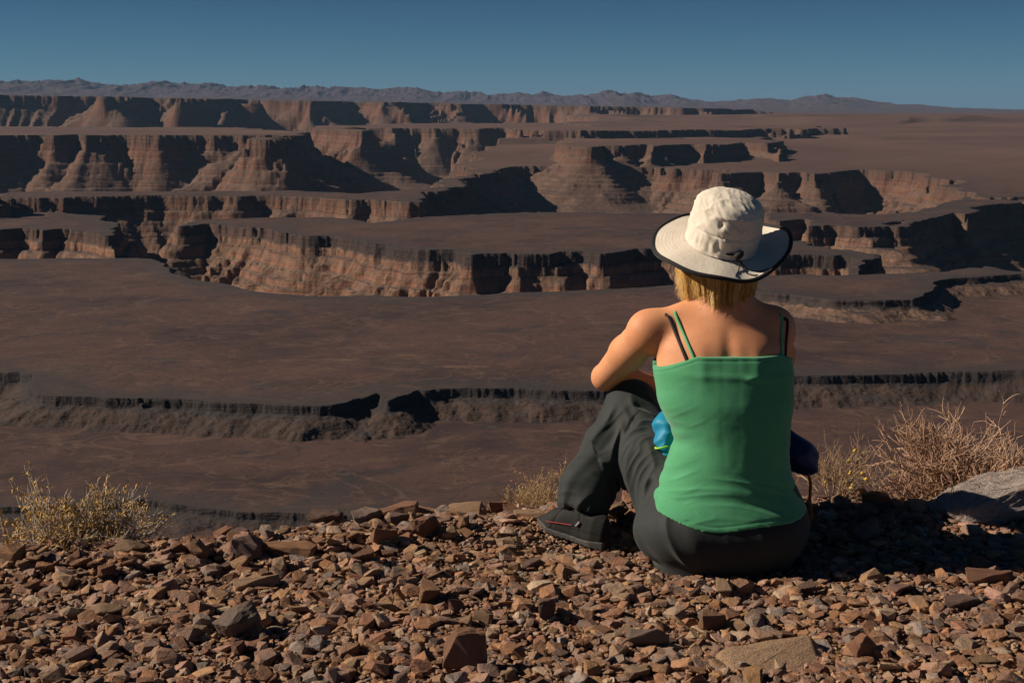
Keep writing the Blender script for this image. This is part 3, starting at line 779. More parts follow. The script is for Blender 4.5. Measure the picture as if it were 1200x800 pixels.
# ---- sun hat
def hat_mat():
    m, t = new_mat('hat_cotton')
    co = t.n('ShaderNodeTexCoord').outputs['Object']
    c = t.mix(t.ramp(t.noise(co, 16, 5, .65), [(.3, 0), (.7, 1)]), (.72, .645, .54), (.62, .55, .455))
    h = t.math('ADD', t.math('MULTIPLY', t.noise(co, 950, 2), .25), t.noise(t.mapping(co, (50, 50, 26)), 1, 4, .65, .5))
    t.out(c, .9, t.bump(h, .0025, .55), **{'Specular IOR Level': .2, 'Sheen Weight': .15})
    return m
M_HAT = hat_mat()
HAT_O = Vector((.546, 3.552, .826))
HAT_M = Matrix.Translation(HAT_O) @ Matrix.Rotation(math.radians(9), 4, 'Y') @ Matrix.Rotation(math.radians(19), 4, 'X')
def to_world(V):
    V = np.asarray(V, float); M = np.array(HAT_M)
    return V @ M[:3, :3].T + M[:3, 3]
NTH = 168
th = np.arange(NTH) * 2 * np.pi / NTH
def grid_faces(n, m, flip=False):
    i = np.arange(n - 1)[:, None] * m; j = np.arange(m)[None]; k = (j + 1) % m
    F = np.stack(np.broadcast_arrays(i + j, i + k, i + m + k, i + m + j), -1).reshape(-1, 4)
    return F[:, ::-1] if flip else F
def crown():
    prof = np.array([(-.006, .0945), (0, .0935), (.012, .0925), (.045, .0920), (.05, .0915), (.075, .090), (.098, .085), (.112, .076), (.123, .060), (.130, .042), (.134, .020), (.135, .0005)])
    tt = np.linspace(0, 1, 70); k = np.linspace(0, 1, len(prof))
    zz = np.interp(tt, k, prof[:, 0]); rr = np.interp(tt, k, prof[:, 1])
    ker = np.hanning(7); ker /= ker.sum()
    rr = np.convolve(np.pad(rr, 3, mode='edge'), ker, 'valid'); zz = np.convolve(np.pad(zz, 3, mode='edge'), ker, 'valid'); rr[-1] = .0004
    Z = zz[:, None] + 0 * th; R = rr[:, None] + 0 * th; T = th[None] + 0 * Z
    cx, cy = np.cos(T) * R / .092, np.sin(T) * R / .092
    wr = (1 - np.abs(2 * vnoise(cx * 3.2 + Z * 30, cy * 3.2 + Z * 22, 71) - 1) * 1.6) * .0030
    wr += (1 - np.abs(2 * vnoise(cx * 7 + Z * 70, cy * 7 - Z * 60, 74) - 1) * 1.6) * .0017
    wr += .0022 * fbm(cx * 2.2, cy * 2.2 + Z * 20, 78, 3)
    ga = (1 - np.abs(2 * vnoise(T * 9, Z * 8, 75) - 1) * 1.6) * .0026 * np.exp(-((Z - .022) / .02) ** 2) * np.clip(.3 - np.sin(T), 0, 1)
    seam = -.0022 * np.exp(-((Z - .047) / .0022) ** 2)
    top = .0022 * np.exp(-((Z - .098) / .003) ** 2)
    vent = -.007 * np.exp(-(((T - 4.42) / .06) ** 2 + ((Z - .078) / .009) ** 2))
    R = R + (wr + ga) * np.clip((.136 - Z) / .02, 0, 1) * np.clip(R / .075, 0, 1) ** 2 + seam + top + vent
    V = np.stack([R * np.cos(T), R * np.sin(T) * 1.08, Z + wr * .5], -1).reshape(-1, 3)
    return V, grid_faces(len(zz), NTH)
def brim_pt(t, T):
    """t 0 at the crown, 1 at the edge"""
    r = .092 + t * (.081 + .004 * np.sin(2 * T + .6))
    c = np.cos(T); s = np.sin(T)
    z = -.006 - .012 * t + .040 * t ** 2 * np.abs(c) ** 2.2 * np.where(c > 0, 1.3, -.28) - .010 * t * np.clip(-s, 0, 1) + .012 * t * np.clip(s, 0, 1)
    z = z + .004 * t * np.sin(3 * T + 1) + .0025 * t * np.sin(7 * T)
    return np.stack([r * c, r * s * 1.03, z], -1)
def brim():
    t = np.linspace(0, 1, 26)[:, None] + 0 * th
    T = th[None] + 0 * t
    up_ = brim_pt(t, T); st = .0007 * np.sin(t * 60)[..., None] * np.array([0, 0, 1])    # rows of stitching
    lo = up_ - np.array([0, 0, .0030])
    V = np.concatenate([(up_ + st).reshape(-1, 3), lo[::-1].reshape(-1, 3)])
    n = 52
    return V, grid_faces(n, NTH, True)
V, F = crown(); hat = body_part('sun_hat', to_world(V), F, M_HAT)
V, F = brim(); no_offset(body_part('brim', to_world(V), F, M_HAT, hat))
edge = brim_pt(np.ones(NTH), th) - np.array([0, 0, .0015])
V, F = tube(to_world(np.concatenate([edge, edge[:2]])), .0058, 8); no_offset(body_part('brim_binding', V, F, M_BLACK, hat))
def hat_cord():
    S = Soup()
    a0, a1 = 4.72, 5.25
    arc = [np.array([.0955 * math.cos(a), .1030 * math.sin(a), .010]) for a in np.linspace(a0, a1, 10)]
    S.add(*tube(to_world(arc), .0026, 6))
    b = arc[5]
    for da, e in ((-.05, .01), (.12, 0), (.22, -.004)):                # loose ends lying on the brim
        pts = [b + np.array([0, -.008, .004])]
        for t in np.linspace(.12, .93, 8):
            q = brim_pt(np.array(t), np.array(5.02 + da * t * 2 + .05 * math.sin(t * 6 + da * 9))); pts.append(q + np.array([0, 0, .0035 + .003 * math.sin(t * 7)]))
        S.add(*tube(to_world(pts), .0016, 5))
    t = np.linspace(-1, 1, 9)
    S.add(*tube(to_world([b + np.array([.003 + .016 * q * .6, -.010, .004 + .013 * q]) for q in t]), np.maximum(.0105 * np.sqrt(np.maximum(1 - t ** 2, 0)), .0008), 10))   # toggle
    return S.mesh('cord')
c = obj('cord', hat_cord(), M_BLACK); c.data.transform(Matrix.Translation(-Vector(BASE))); c.parent = hat

# ---- hair
def hair_mat():
    m, t = new_mat('blond_hair')
    r = t.n('ShaderNodeAttribute', attribute_name='tone').outputs['Fac']
    c = t.ramp(r, [(0, (.22, .10, .022)), (.12, (.38, .19, .045)), (.3, (.66, .38, .10)), (.7, (.82, .54, .19)), (1, (.92, .76, .42))])
    t.out(c, .38, None, **{'Specular IOR Level': .45, 'Anisotropic': .3})
    return m
M_HAIR = hair_mat()
HAT_INV = np.array(HAT_M.inverted())
def hair():
    S = Soup(); S.tone = []
    C = np.array([.546, 3.566, .80])
    r = np.random.default_rng(5)
    for k in range(8500):
        a = r.uniform(-math.pi * 1.12, math.pi * .12)
        lay = r.uniform(0, 1)
        R = .076 + .018 * lay
        ca, sa = math.cos(a), math.sin(a)
        clump = math.floor(a * 11 + r.normal(0, .3)); q = r.normal(0, 1)
        h1 = math.sin(clump * 12.9898) * 43758.5; h1 -= math.floor(h1); h2 = math.sin(clump * 78.233) * 9631.3; h2 -= math.floor(h2)
        h3 = math.sin(math.floor(a * 3.7 + .4 * math.sin(a * 9)) * 39.346) * 7543.1; h3 -= math.floor(h3)
        end = .684 - .022 * max(0, -sa) + .040 * lay ** 2 + .034 * (h1 - .45) + .046 * (h3 - .5) + .012 * q + .035 * max(0, r.random() - .6) + .05 * abs(((clump + .5) / 11 - a)) + .010 * lay
        fl = .026 * (h2 - .45) + .0035 * r.normal() + (.014 if ca < -.5 else 0)
        sway = .20 * (h1 - .5) + ((clump + .5) / 11 - a) * .5 + (r.normal(0, .12) if r.random() < .12 else 0) + r.normal(0, .02)
        ph = h2 * 6
        pts = []
        for t in np.linspace(0, 1, 10):
            z = .835 + (end - .835) * t
            aa = a + sway * t ** 1.4 + .055 * math.sin(t * 5.5 + ph) * t
            rr = R + .020 * math.sin(min(t * 1.3, 1) * math.pi * .62) - .022 * t ** 2.4 + fl * t ** 3 + .005 * math.sin(t * 7 + ph)
            pts.append(C * [1, 1, 0] + np.array([rr * 1.0 * math.cos(aa), rr * 1.14 * math.sin(aa), z]))
        pts = np.array(pts)
        loc = pts @ HAT_INV[:3, :3].T + HAT_INV[:3, 3]                  # keep them under the hat
        rad = np.hypot(loc[:, 0], loc[:, 1]); lim = .080
        inside = loc[:, 2] > -.022
        loc[inside, :2] *= np.minimum(1, lim / rad[inside])[:, None]
        pts = to_world(loc)
        w = r.uniform(.0003, .0006)
        S.add(*tube(pts, w * np.array([1, 1, 1, 1, 1, 1, .95, .8, .55, .15]), 3))
        S.tone += [float(np.clip(.18 + .62 * h2 + .22 * r.normal() + .12 * (h1 - .5), 0, 1))] * 30
    for k in range(70):                                              # loose wisps over the neck and at the sides
        a = r.uniform(-2.9, -.25); b = a + r.normal(0, .12); L = r.uniform(.010, .032)
        pts = []
        for t in np.linspace(0, 1, 10):
            rr = .088 - .030 * t ** 1.6 + (.018 * t * t if abs(math.sin(a)) < .6 else 0) + .004 * math.sin(t * 5 + k)
            aa = a + (b - a) * t + .06 * math.sin(t * 4 + k * 1.7)
            pts.append([C[0] + rr * math.cos(aa), C[1] + rr * 1.16 * math.sin(aa), .775 + (.672 - L - .775) * t])
        S.add(*tube(pts, .0006 * np.array([1, 1, 1, 1, 1, 1, .95, .8, .55, .15]), 3)); S.tone += [r.uniform(.4, 1)] * 30
    return S
HS = hair(); hair_o = body_part('hair', np.concatenate(HS.v), np.concatenate(HS.f), M_HAIR)
at = hair_o.data.attributes.new('tone', 'FLOAT', 'POINT'); at.data.foreach_set('value', np.array(HS.tone, np.float32))
fs = Field((.40, 3.42, .66), (.70, 3.72, .95), .005)                  # the dense mass the strands lie on
fs.ell((.547, 3.560, .805), (.079, .092, .085), k=0); fs.cone((.547, 3.548, .79), (.549, 3.540, .72), .076, .064, .02)
fs.ell((.546, 3.68, .77), (.055, .06, .09), k=.01, op='cut')
V, F = fs.mesh(2); no_offset(body_part('scalp_hair', V, F, M_HAIR, hair_o))

# ---- shoes
M_SHOE = fabric_mat('shoe_suede', (.009, .009, .009), (.014, .0135, .013), .75, 700, .8, .05)
M_SOLE, t_ = new_mat('shoe_rubber')
t_.out((.050, .047, .044), .7, t_.bump(t_.noise(t_.n('ShaderNodeTexCoord').outputs['Object'], 160, 3), .002, .6))
M_RED, t_ = new_mat('red_piping'); t_.out((.30, .02, .02), .6)
def shoe(heel, toe, ankle, lift):
    """heel and toe on the ground plane, toe end raised by lift"""
    h = np.array([*heel, 0.]); q = np.array([*toe, lift]); A = q - h; L = np.linalg.norm(A); A /= L
    B = np.cross([0, 0, 1], A); B /= np.linalg.norm(B); U = np.cross(A, B)
    def w(u, v, n): return h + A * u + B * v + U * n
    yaw = math.atan2(A[1], A[0]); pit = -math.asin(A[2])
    lo = np.minimum(h, q) - [.09, .09, .03]; hi = np.maximum(h, q) + [.09, .09, .14]
    f = Field(lo, hi, .003)
    s, x, y, z = f.block(lo, hi)
    n = (x - h[0]) * U[0] + (y - h[1]) * U[1] + (z - h[2]) * U[2]
    u = (x - h[0]) * A[0] + (y - h[1]) * A[1] + (z - h[2]) * A[2]
    v = (x - h[0]) * B[0] + (y - h[1]) * B[1] + 0 * z
    W = np.interp(u, [-.012, 0, .03, .09, .16, L - .03, L, L + .012], [.012, .024, .0335, .033, .0415, .037, .024, .010])
    Hh = np.interp(u, [-.012, 0, .03, .085, .125, .17, L - .02, L + .012], [.064, .088, .098, .100, .086, .066, .052, .022])
    e = (np.abs(v) / W) ** 2.6 + (np.clip(n, 0, 1) / Hh) ** 2.3
    up_d = (e ** .42 - 1) * np.minimum(W, Hh) * .75
    seam = .0016 * np.exp(-((u - .062 - .25 * (n - .04)) / .0022) ** 2) + .0016 * np.exp(-((u - .150 + .3 * (n - .03)) / .0022) ** 2) + .0014 * np.exp(-((n - .034 - .06 * np.abs(u - .1)) / .0018) ** 2)
    f.d[s] = np.maximum(np.maximum(up_d + seam, np.maximum(-.012 - u, u - L - .010)), .014 - n)
    f.ell(w(.047, 0, .104), (.036, .024, .026), k=.006, op='cut')
    P, F = f.mesh(2)
    g = Field(lo, hi, .003)
    wid = np.interp(u, [-.01, .03, .09, .17, L - .03, L + .02], [.024, .0355, .034, .0435, .038, .020])
    foot = np.maximum(np.abs(v) - wid, np.maximum(-.010 - u, u - L - .006))
    top = .019 + .010 * np.clip((u - L + .05) / .05, 0, 1) + .006 * np.clip((.05 - u) / .05, 0, 1)
    tread = .0016 * np.clip(2 * np.sin(u * 420 + 2 * np.sin(v * 90)), -1, 1) * (np.abs(v) > wid - .012)
    g.d[s] = np.maximum(foot, np.maximum(n - top, tread + .002 + .018 * np.clip((u - L + .06) / .06, 0, 1) ** 2 - n))
    PS, FS = g.mesh(1)
    return P, F, PS, FS, w
for hl, to, an, li in (((.247, 3.526), (.085, 3.654), None, .024), ((.632, 3.60), (.605, 3.81), None, .004)):
    P, F, PS, FS, w = shoe(hl, to, an, li)
    so = body_part('shoe', P, F, M_SHOE)
    no_offset(body_part('sole', PS, FS, M_SOLE, so))
    S = Soup()
    S.add(*tube([w(.09 + .02 * k, (.0325, .0335, .0365, .039, .0395)[k], .048 - .003 * k) for k in range(5)], .0014, 5))
    V = np.concatenate(S.v); no_offset(body_part('piping', V, np.concatenate(S.f), M_RED, so))
    S = Soup()
    for k in range(4): S.add(*tube([w(.098 + .018 * k, -.022, .082 - .010 * k), w(.102 + .018 * k, 0, .092 - .010 * k), w(.098 + .018 * k, .022, .082 - .010 * k)], .0024, 5))
    no_offset(body_part('lace', np.concatenate(S.v), np.concatenate(S.f), M_BLACK, so))
    S = Soup(); S.add(*tube([w(.066, .031, .064), w(.076, .0325, .050)], .0035, 4))
    no_offset(body_part('tab', np.concatenate(S.v), np.concatenate(S.f), M_METAL, so))

# ---- jacket bunched on the lap
M_JACK = fabric_mat('blue_nylon', (.006, .235, .40), (.004, .16, .31), .5, 900, .5, .1)
M_LIME, t_ = new_mat('lime_trim'); t_.out((.30, .62, .05), .6)
def jacket():
    base = np.array([.60, 3.62, .18])
    f = Field((.33, 3.46, .1), (.92, 3.78, .42), .004)
    f.chain([((.420, 3.585, .325), .030), ((.47, 3.61, .32), .050), ((.60, 3.635, .29), .070), ((.68, 3.62, .27), .050)], .04)
    f.chain([((.418, 3.57, .325), .026), ((.412, 3.55, .28), .024), ((.418, 3.535, .245), .016)], .02)
    P, F = f.mesh(2); N = normals(P, F)
    d = .010 * (1 - np.abs(2 * vnoise(P[:, 0] * 16 + P[:, 2] * 9, P[:, 2] * 20 + P[:, 1] * 14, 81) - 1) * 1.6)
    d += .004 * (1 - np.abs(2 * vnoise(P[:, 0] * 40 - P[:, 2] * 30, P[:, 2] * 36 + P[:, 1] * 30, 83) - 1) * 1.6)
    P = P + N * (d * np.clip((.80 - P[:, 0]) / .06, .25, 1))[:, None]
    j = obj('jacket', mesh_np('jacket', P - base, F), M_JACK, None, base)
    tag(j, 'blue jacket with lime trim bunched on the lap of the seated person', 'jacket')
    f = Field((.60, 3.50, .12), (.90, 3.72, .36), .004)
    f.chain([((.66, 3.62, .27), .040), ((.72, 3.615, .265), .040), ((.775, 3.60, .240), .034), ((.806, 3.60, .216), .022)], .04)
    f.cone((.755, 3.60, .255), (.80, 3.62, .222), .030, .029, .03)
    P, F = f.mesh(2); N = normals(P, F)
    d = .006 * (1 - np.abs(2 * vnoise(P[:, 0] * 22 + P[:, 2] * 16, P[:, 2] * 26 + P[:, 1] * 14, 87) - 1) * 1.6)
    sl = obj('shaded_end', mesh_np('shaded_end', P + N * d[:, None] - base, F), fabric_mat('shaded_blue_nylon', (.004, .022, .085), None, .55, 900, .5, .1), j)  # right end of the same blue jacket, with its shade put into the colour
    sl['label'] = 'right end of the blue jacket, its shade coloured in as navy'
    ring = [np.array([.398 + .017 * math.cos(a), 3.527 + .012 * math.sin(a), .282 + .004 * math.cos(a)]) for a in np.linspace(0, 2 * math.pi, 20)]
    V, F = tube(ring, .003, 6); obj('trim', mesh_np('trim', V - base, F), M_LIME, j)
    V, F = tube([(.800, 3.585, .20), (.806, 3.57, .17), (.803, 3.56, .13), (.808, 3.555, .085), (.802, 3.56, .05)], [.004, .005, .005, .005, .004], 6)
    m, t = new_mat('tan_webbing'); t.out((.30, .11, .04), .8); obj('drawcord', mesh_np('drawcord', V - base, F), m, j)
jacket()
# ------------------------------------------------------------------ the lookout: ground sheet, gravel, rocks
def rim_y(x):
    return np.interp(x, [-9, -3, -1.35, -.9, -.45, 0, .5, 1.0, 1.5, 3, 9], [2.6, 3.2, 3.50, 3.58, 3.74, 3.84, 3.90, 3.92, 3.90, 3.6, 2.8])
def ground_z(x, y):
    x = np.asarray(x, float); y = np.asarray(y, float)
    e = y - rim_y(x) - .06 * fbm(x * 1.7, y * 1.7, 3, 3)
    z = .012 * fbm(x * 1.1, y * 1.1, 5, 3) + .006 * fbm(x * 5, y * 5, 7, 2)
    bank = .035 * np.exp(-((e + .12) / .16) ** 2) * np.clip(1.6 - np.abs(x + .1) * .6, 0.2, 1)
    fall = -np.clip(e, 0, None) * .95 - .10 * np.clip(e / .15, 0, 1) ** 2
    return z + bank + fall
GX = np.concatenate([np.linspace(-14, -2.6, 60), np.linspace(-2.55, 2.55, 256), np.linspace(2.6, 14, 60)])
GY = np.concatenate([np.linspace(-9, 1.6, 50), np.linspace(1.63, 4.6, 150), np.linspace(4.66, 9, 40)])
gx, gy = np.meshgrid(GX, GY)
idx = np.arange(gx.size).reshape(gx.shape)
me = mesh_np('ground', np.stack([gx, gy, ground_z(gx, gy) - .012], -1).reshape(-1, 3), np.stack([idx[:-1, :-1], idx[:-1, 1:], idx[1:, 1:], idx[1:, :-1]], -1).reshape(-1, 4))
def ground_mat():
    m, t = new_mat('grit')
    pos = t.n('ShaderNodeNewGeometry').outputs['Position']
    c = t.mix(t.ramp(t.noise(pos, 9, 5, .65), [(.35, 0), (.7, 1)]), (.16, .095, .060), (.25, .155, .10))
    c = t.mix(t.ramp(t.noise(pos, 90, 3, .7), [(.4, .8), (.6, 0)]), c, (.06, .038, .028))
    v = t.n('ShaderNodeTexVoronoi', inputs={'Vector': pos, 'Scale': 130}).outputs['Distance']
    t.out(c, .95, t.bump(t.math('ADD', v, t.noise(pos, 300, 3)), .006, 1), **{'Specular IOR Level': .1})
    return m
tag(obj('ground', me, ground_mat()), 'gravelly lookout ground ending at a rocky canyon rim', kind='structure')

def hull(r, n, flat, jag=.0):
    """an angular stone of unit size"""
    bm = bmesh.new()
    for _ in range(n):
        v = r.normal(size=3); v /= np.linalg.norm(v); v *= r.uniform(.78, 1.0)
        p = np.sign(v) * np.abs(v) ** .62                               # boxier than an ellipsoid
        bm.verts.new(p * .5 * [1, .72, flat])
    res = bmesh.ops.convex_hull(bm, input=bm.verts)
    bmesh.ops.delete(bm, geom=list({g for g in res['geom_interior'] + res['geom_unused'] if isinstance(g, bmesh.types.BMVert)}), context='VERTS')
    bmesh.ops.dissolve_limit(bm, angle_limit=.12, verts=bm.verts, edges=bm.edges)
    bmesh.ops.triangulate(bm, faces=bm.faces)
    return bm
def stone_mat(name, cols, island=True):
    m, t = new_mat(name)
    g = t.n('ShaderNodeNewGeometry')
    r = g.outputs['Random Per Island'] if island else t.n('ShaderNodeObjectInfo').outputs['Random']
    co = t.n('ShaderNodeTexCoord').outputs['Object']
    pos = t.n('ShaderNodeVectorMath', operation='ADD', inputs={0: co, 1: t.n('ShaderNodeCombineXYZ', inputs={0: t.math('MULTIPLY', r, 37), 1: t.math('MULTIPLY', r, 91)}).outputs[0]}).outputs[0]
    c = t.ramp(r, [(k / len(cols), q) for k, q in enumerate(cols)], 'CONSTANT')
    r2 = t.math('FRACT', t.math('MULTIPLY', r, 57.3))
    c = t.mix(1.0, c, t.ramp(r2, [(0, .62), (1, 1.32)]), 'MULTIPLY')
    c = t.mix(t.ramp(t.noise(pos, 38, 5, .65, .8), [(.42, 0), (.68, .6)]), c, (.30, .155, .075))
    c = t.mix(t.ramp(t.noise(pos, 24, 4, .6), [(.5, 0), (.72, .65)]), c, (.13, .095, .085))
    c = t.mix(t.ramp(t.noise(pos, 220, 3, .7), [(.58, 0), (.75, .45)]), c, (.40, .29, .21))
    h = t.math('ADD', t.math('MULTIPLY', t.noise(pos, 60, 6, .7), 1.0), t.math('MULTIPLY', t.noise(t.mapping(pos, (40, 40, 190)), 1, 4, .6), .5))
    t.out(c, .85, t.bump(h, .010, .8), **{'Specular IOR Level': .25})
    return m
TONES = [(.26, .125, .070), (.33, .195, .108), (.21, .140, .112), (.30, .145, .076), (.175, .110, .090), (.35, .20, .098), (.27, .165, .115), (.215, .10, .064), (.32, .17, .094), (.36, .25, .17), (.34, .205, .155), (.235, .195, .175), (.41, .30, .21), (.29, .165, .125)]
M_GRAVEL = stone_mat('gravel_stone', TONES)   # pinks, tans, greys and browns

# who sits where (kept clear of stones that would cut through the figure)
def clear(x, y, s):
    e = ((x - .555) / (.235 + s * .4)) ** 2 + ((y - 3.44) / (.17 + s * .4)) ** 2
    f = ((x - .165) / (.115 + s * .45)) ** 2 + ((y - 3.59) / (.09 + s * .45)) ** 2
    g = ((x - .615) / (.07 + s * .5)) ** 2 + ((y - 3.70) / (.15 + s * .5)) ** 2
    return (e > 1) & (f > 1) & (g > 1)

def rot_np(yaw, pitch, roll):
    cy, sy, cp, sp, cr, sr = np.cos(yaw), np.sin(yaw), np.cos(pitch), np.sin(pitch), np.cos(roll), np.sin(roll)
    return np.stack([np.stack([cy * cp, cy * sp * sr - sy * cr, cy * sp * cr + sy * sr], -1), np.stack([sy * cp, sy * sp * sr + cy * cr, sy * sp * cr - cy * sr], -1), np.stack([-sp, cp * sr, cp * cr], -1)], -2)

def scatter_gravel():
    r = np.random.default_rng(11)
    protos = []
    for k in range(48):
        bm = hull(r, int(r.integers(14, 26)), r.uniform(.16, .32) if k % 5 < 2 else r.uniform(.32, .72)); bm.verts.index_update()
        protos.append((np.array([v.co[:] for v in bm.verts]), np.array([[v.index for v in f.verts] for f in bm.faces]))); bm.free()
    n_in, n_out = 58000, 13000
    y = np.concatenate([2.2 + 1.95 * r.random(n_in) ** .95, r.uniform(.6, 4.1, n_out)])
    x = np.concatenate([r.uniform(-1.85, 1.95, n_in), r.uniform(-4.2, 4.2, n_out)])
    s = .0066 * (1 - r.random(len(x))) ** -.44
    s = np.clip(s, .0058, .034)
    s *= np.where(r.random(len(x)) < .5, 1, 1.25)
    keep = (y < rim_y(x) + .16) & ((x > -1.9) & (x < 2) & (y > 2.1) | (np.arange(len(x)) >= n_in))
    # layout margin: far outside the view only a thinner cover
    small_ok = (s < .02) & (((x - .555) / .20) ** 2 + ((y - 3.44) / .13) ** 2 > 1)
    keep &= clear(x, y, s) | small_ok
    x, y, s = x[keep], y[keep], s[keep]
    z = ground_z(x, y) + s * r.uniform(-.12, .22, len(x)) - .006
    Rm = rot_np(r.uniform(0, 6.28, len(x)), r.normal(0, .28, len(x)), r.normal(0, .28, len(x)))
    pk = r.integers(0, len(protos), len(x))
    Vs, Fs, n = [], [], 0
    for k, (pv, pf) in enumerate(protos):
        m = np.nonzero(pk == k)[0]
        V = np.einsum('nij,vj->nvi', Rm[m], pv) * (s[m] * 1.7)[:, None, None] + np.stack([x[m], y[m], z[m]], -1)[:, None]
        F = pf[None] + (np.arange(len(m)) * len(pv))[:, None, None] + n
        Vs.append(V.reshape(-1, 3)); Fs.append(F.reshape(-1, 3)); n += len(m) * len(pv)
    me = mesh_np('gravel', np.concatenate(Vs), np.concatenate(Fs), False)
    tag(obj('gravel', me, M_GRAVEL), 'loose red brown and tan angular gravel covering the lookout', kind='stuff')
scatter_gravel()

# single rocks: every larger stone is a thing of its own
ROCK_COLS = {'reddish brown': [(.24, .115, .07), (.27, .135, .085), (.21, .10, .065)], 'tan': [(.31, .20, .12), (.33, .22, .14), (.28, .18, .11)],
             'grey brown': [(.23, .18, .155), (.19, .145, .125), (.26, .21, .185)], 'orange brown': [(.32, .165, .085), (.29, .15, .08), (.33, .18, .10)],
             'dark mauve': [(.135, .085, .08), (.15, .10, .095), (.12, .08, .075)], 'pale grey': [(.34, .305, .285), (.32, .29, .27), (.36, .32, .30)]}
ROCK_MATS = {k: stone_mat(k.replace(' ', '_') + '_rock', v, False) for k, v in ROCK_COLS.items()}
def rock_mesh(r, flat, n=16, name='rock'):
    bm = hull(r, n, flat)
    bmesh.ops.dissolve_limit(bm, angle_limit=.2, verts=bm.verts, edges=bm.edges)
    bmesh.ops.bevel(bm, geom=list(bm.edges), offset=.018, segments=1, affect='EDGES', clamp_overlap=True)
    bmesh.ops.triangulate(bm, faces=bm.faces)
    bmesh.ops.subdivide_edges(bm, edges=bm.edges, cuts=3, use_grid_fill=True)
    bmesh.ops.triangulate(bm, faces=bm.faces)
    o = r.uniform(0, 90, 3)
    P = np.array([v.co[:] for v in bm.verts]); bm.normal_update(); N = np.array([v.normal[:] for v in bm.verts])
    d = .042 * fbm(P[:, 0] * 4 + o[0] + P[:, 2] * 3, P[:, 1] * 4 + o[1] - P[:, 2] * 3, 5, 4, .6)
    d -= .022 * np.clip(np.abs(fbm(P[:, 2] * 9 + o[2], (P[:, 0] + P[:, 1]) * 1.5, 8, 2)) - .15, 0, 1)
    P = P + N * d[:, None]
    for v, p in zip(bm.verts, P): v.co = p
    me = bpy.data.meshes.new(name); bm.to_mesh(me); bm.free()
    for p in me.polygons: p.use_smooth = False
    return me
rr = np.random.default_rng(23)
ROCKS = [rock_mesh(rr, f, int(rr.integers(11, 20))) for f in (.24, .30, .36, .42, .46, .33, .55, .62, .26, .44, .7, .38)]
ROCK_VARIANTS = {(k, c): None for k in range(len(ROCKS)) for c in ROCK_MATS}
def rock(x, y, size, colour, label, shape=None, yaw=None, tilt=(0, 0), scale=(1, 1, 1), sink=.25, group='larger loose stones on the lookout', cat='rock', mesh=None):
    k = int(rr.integers(0, len(ROCKS))) if shape is None else shape
    if mesh is None:
        if ROCK_VARIANTS[(k, colour)] is None:
            me = ROCKS[k].copy(); me.materials.append(ROCK_MATS[colour]); ROCK_VARIANTS[(k, colour)] = me
        mesh = ROCK_VARIANTS[(k, colour)]
    o = bpy.data.objects.new('rock', mesh); COL.objects.link(o)
    yaw = rr.uniform(0, 6.28) if yaw is None else yaw
    o.rotation_euler = (tilt[0], tilt[1], yaw); o.scale = (size * scale[0], size * scale[1], size * scale[2])
    M = np.array(o.rotation_euler.to_matrix()) * np.array(o.scale)[None]
    zs = np.array([v.co[:] for v in mesh.vertices]) @ M[2]
    o.location = (x, y, float(ground_z(x, y)) - zs.min() - sink * (zs.max() - zs.min()))
    tag(o, label, cat, group)
    return o
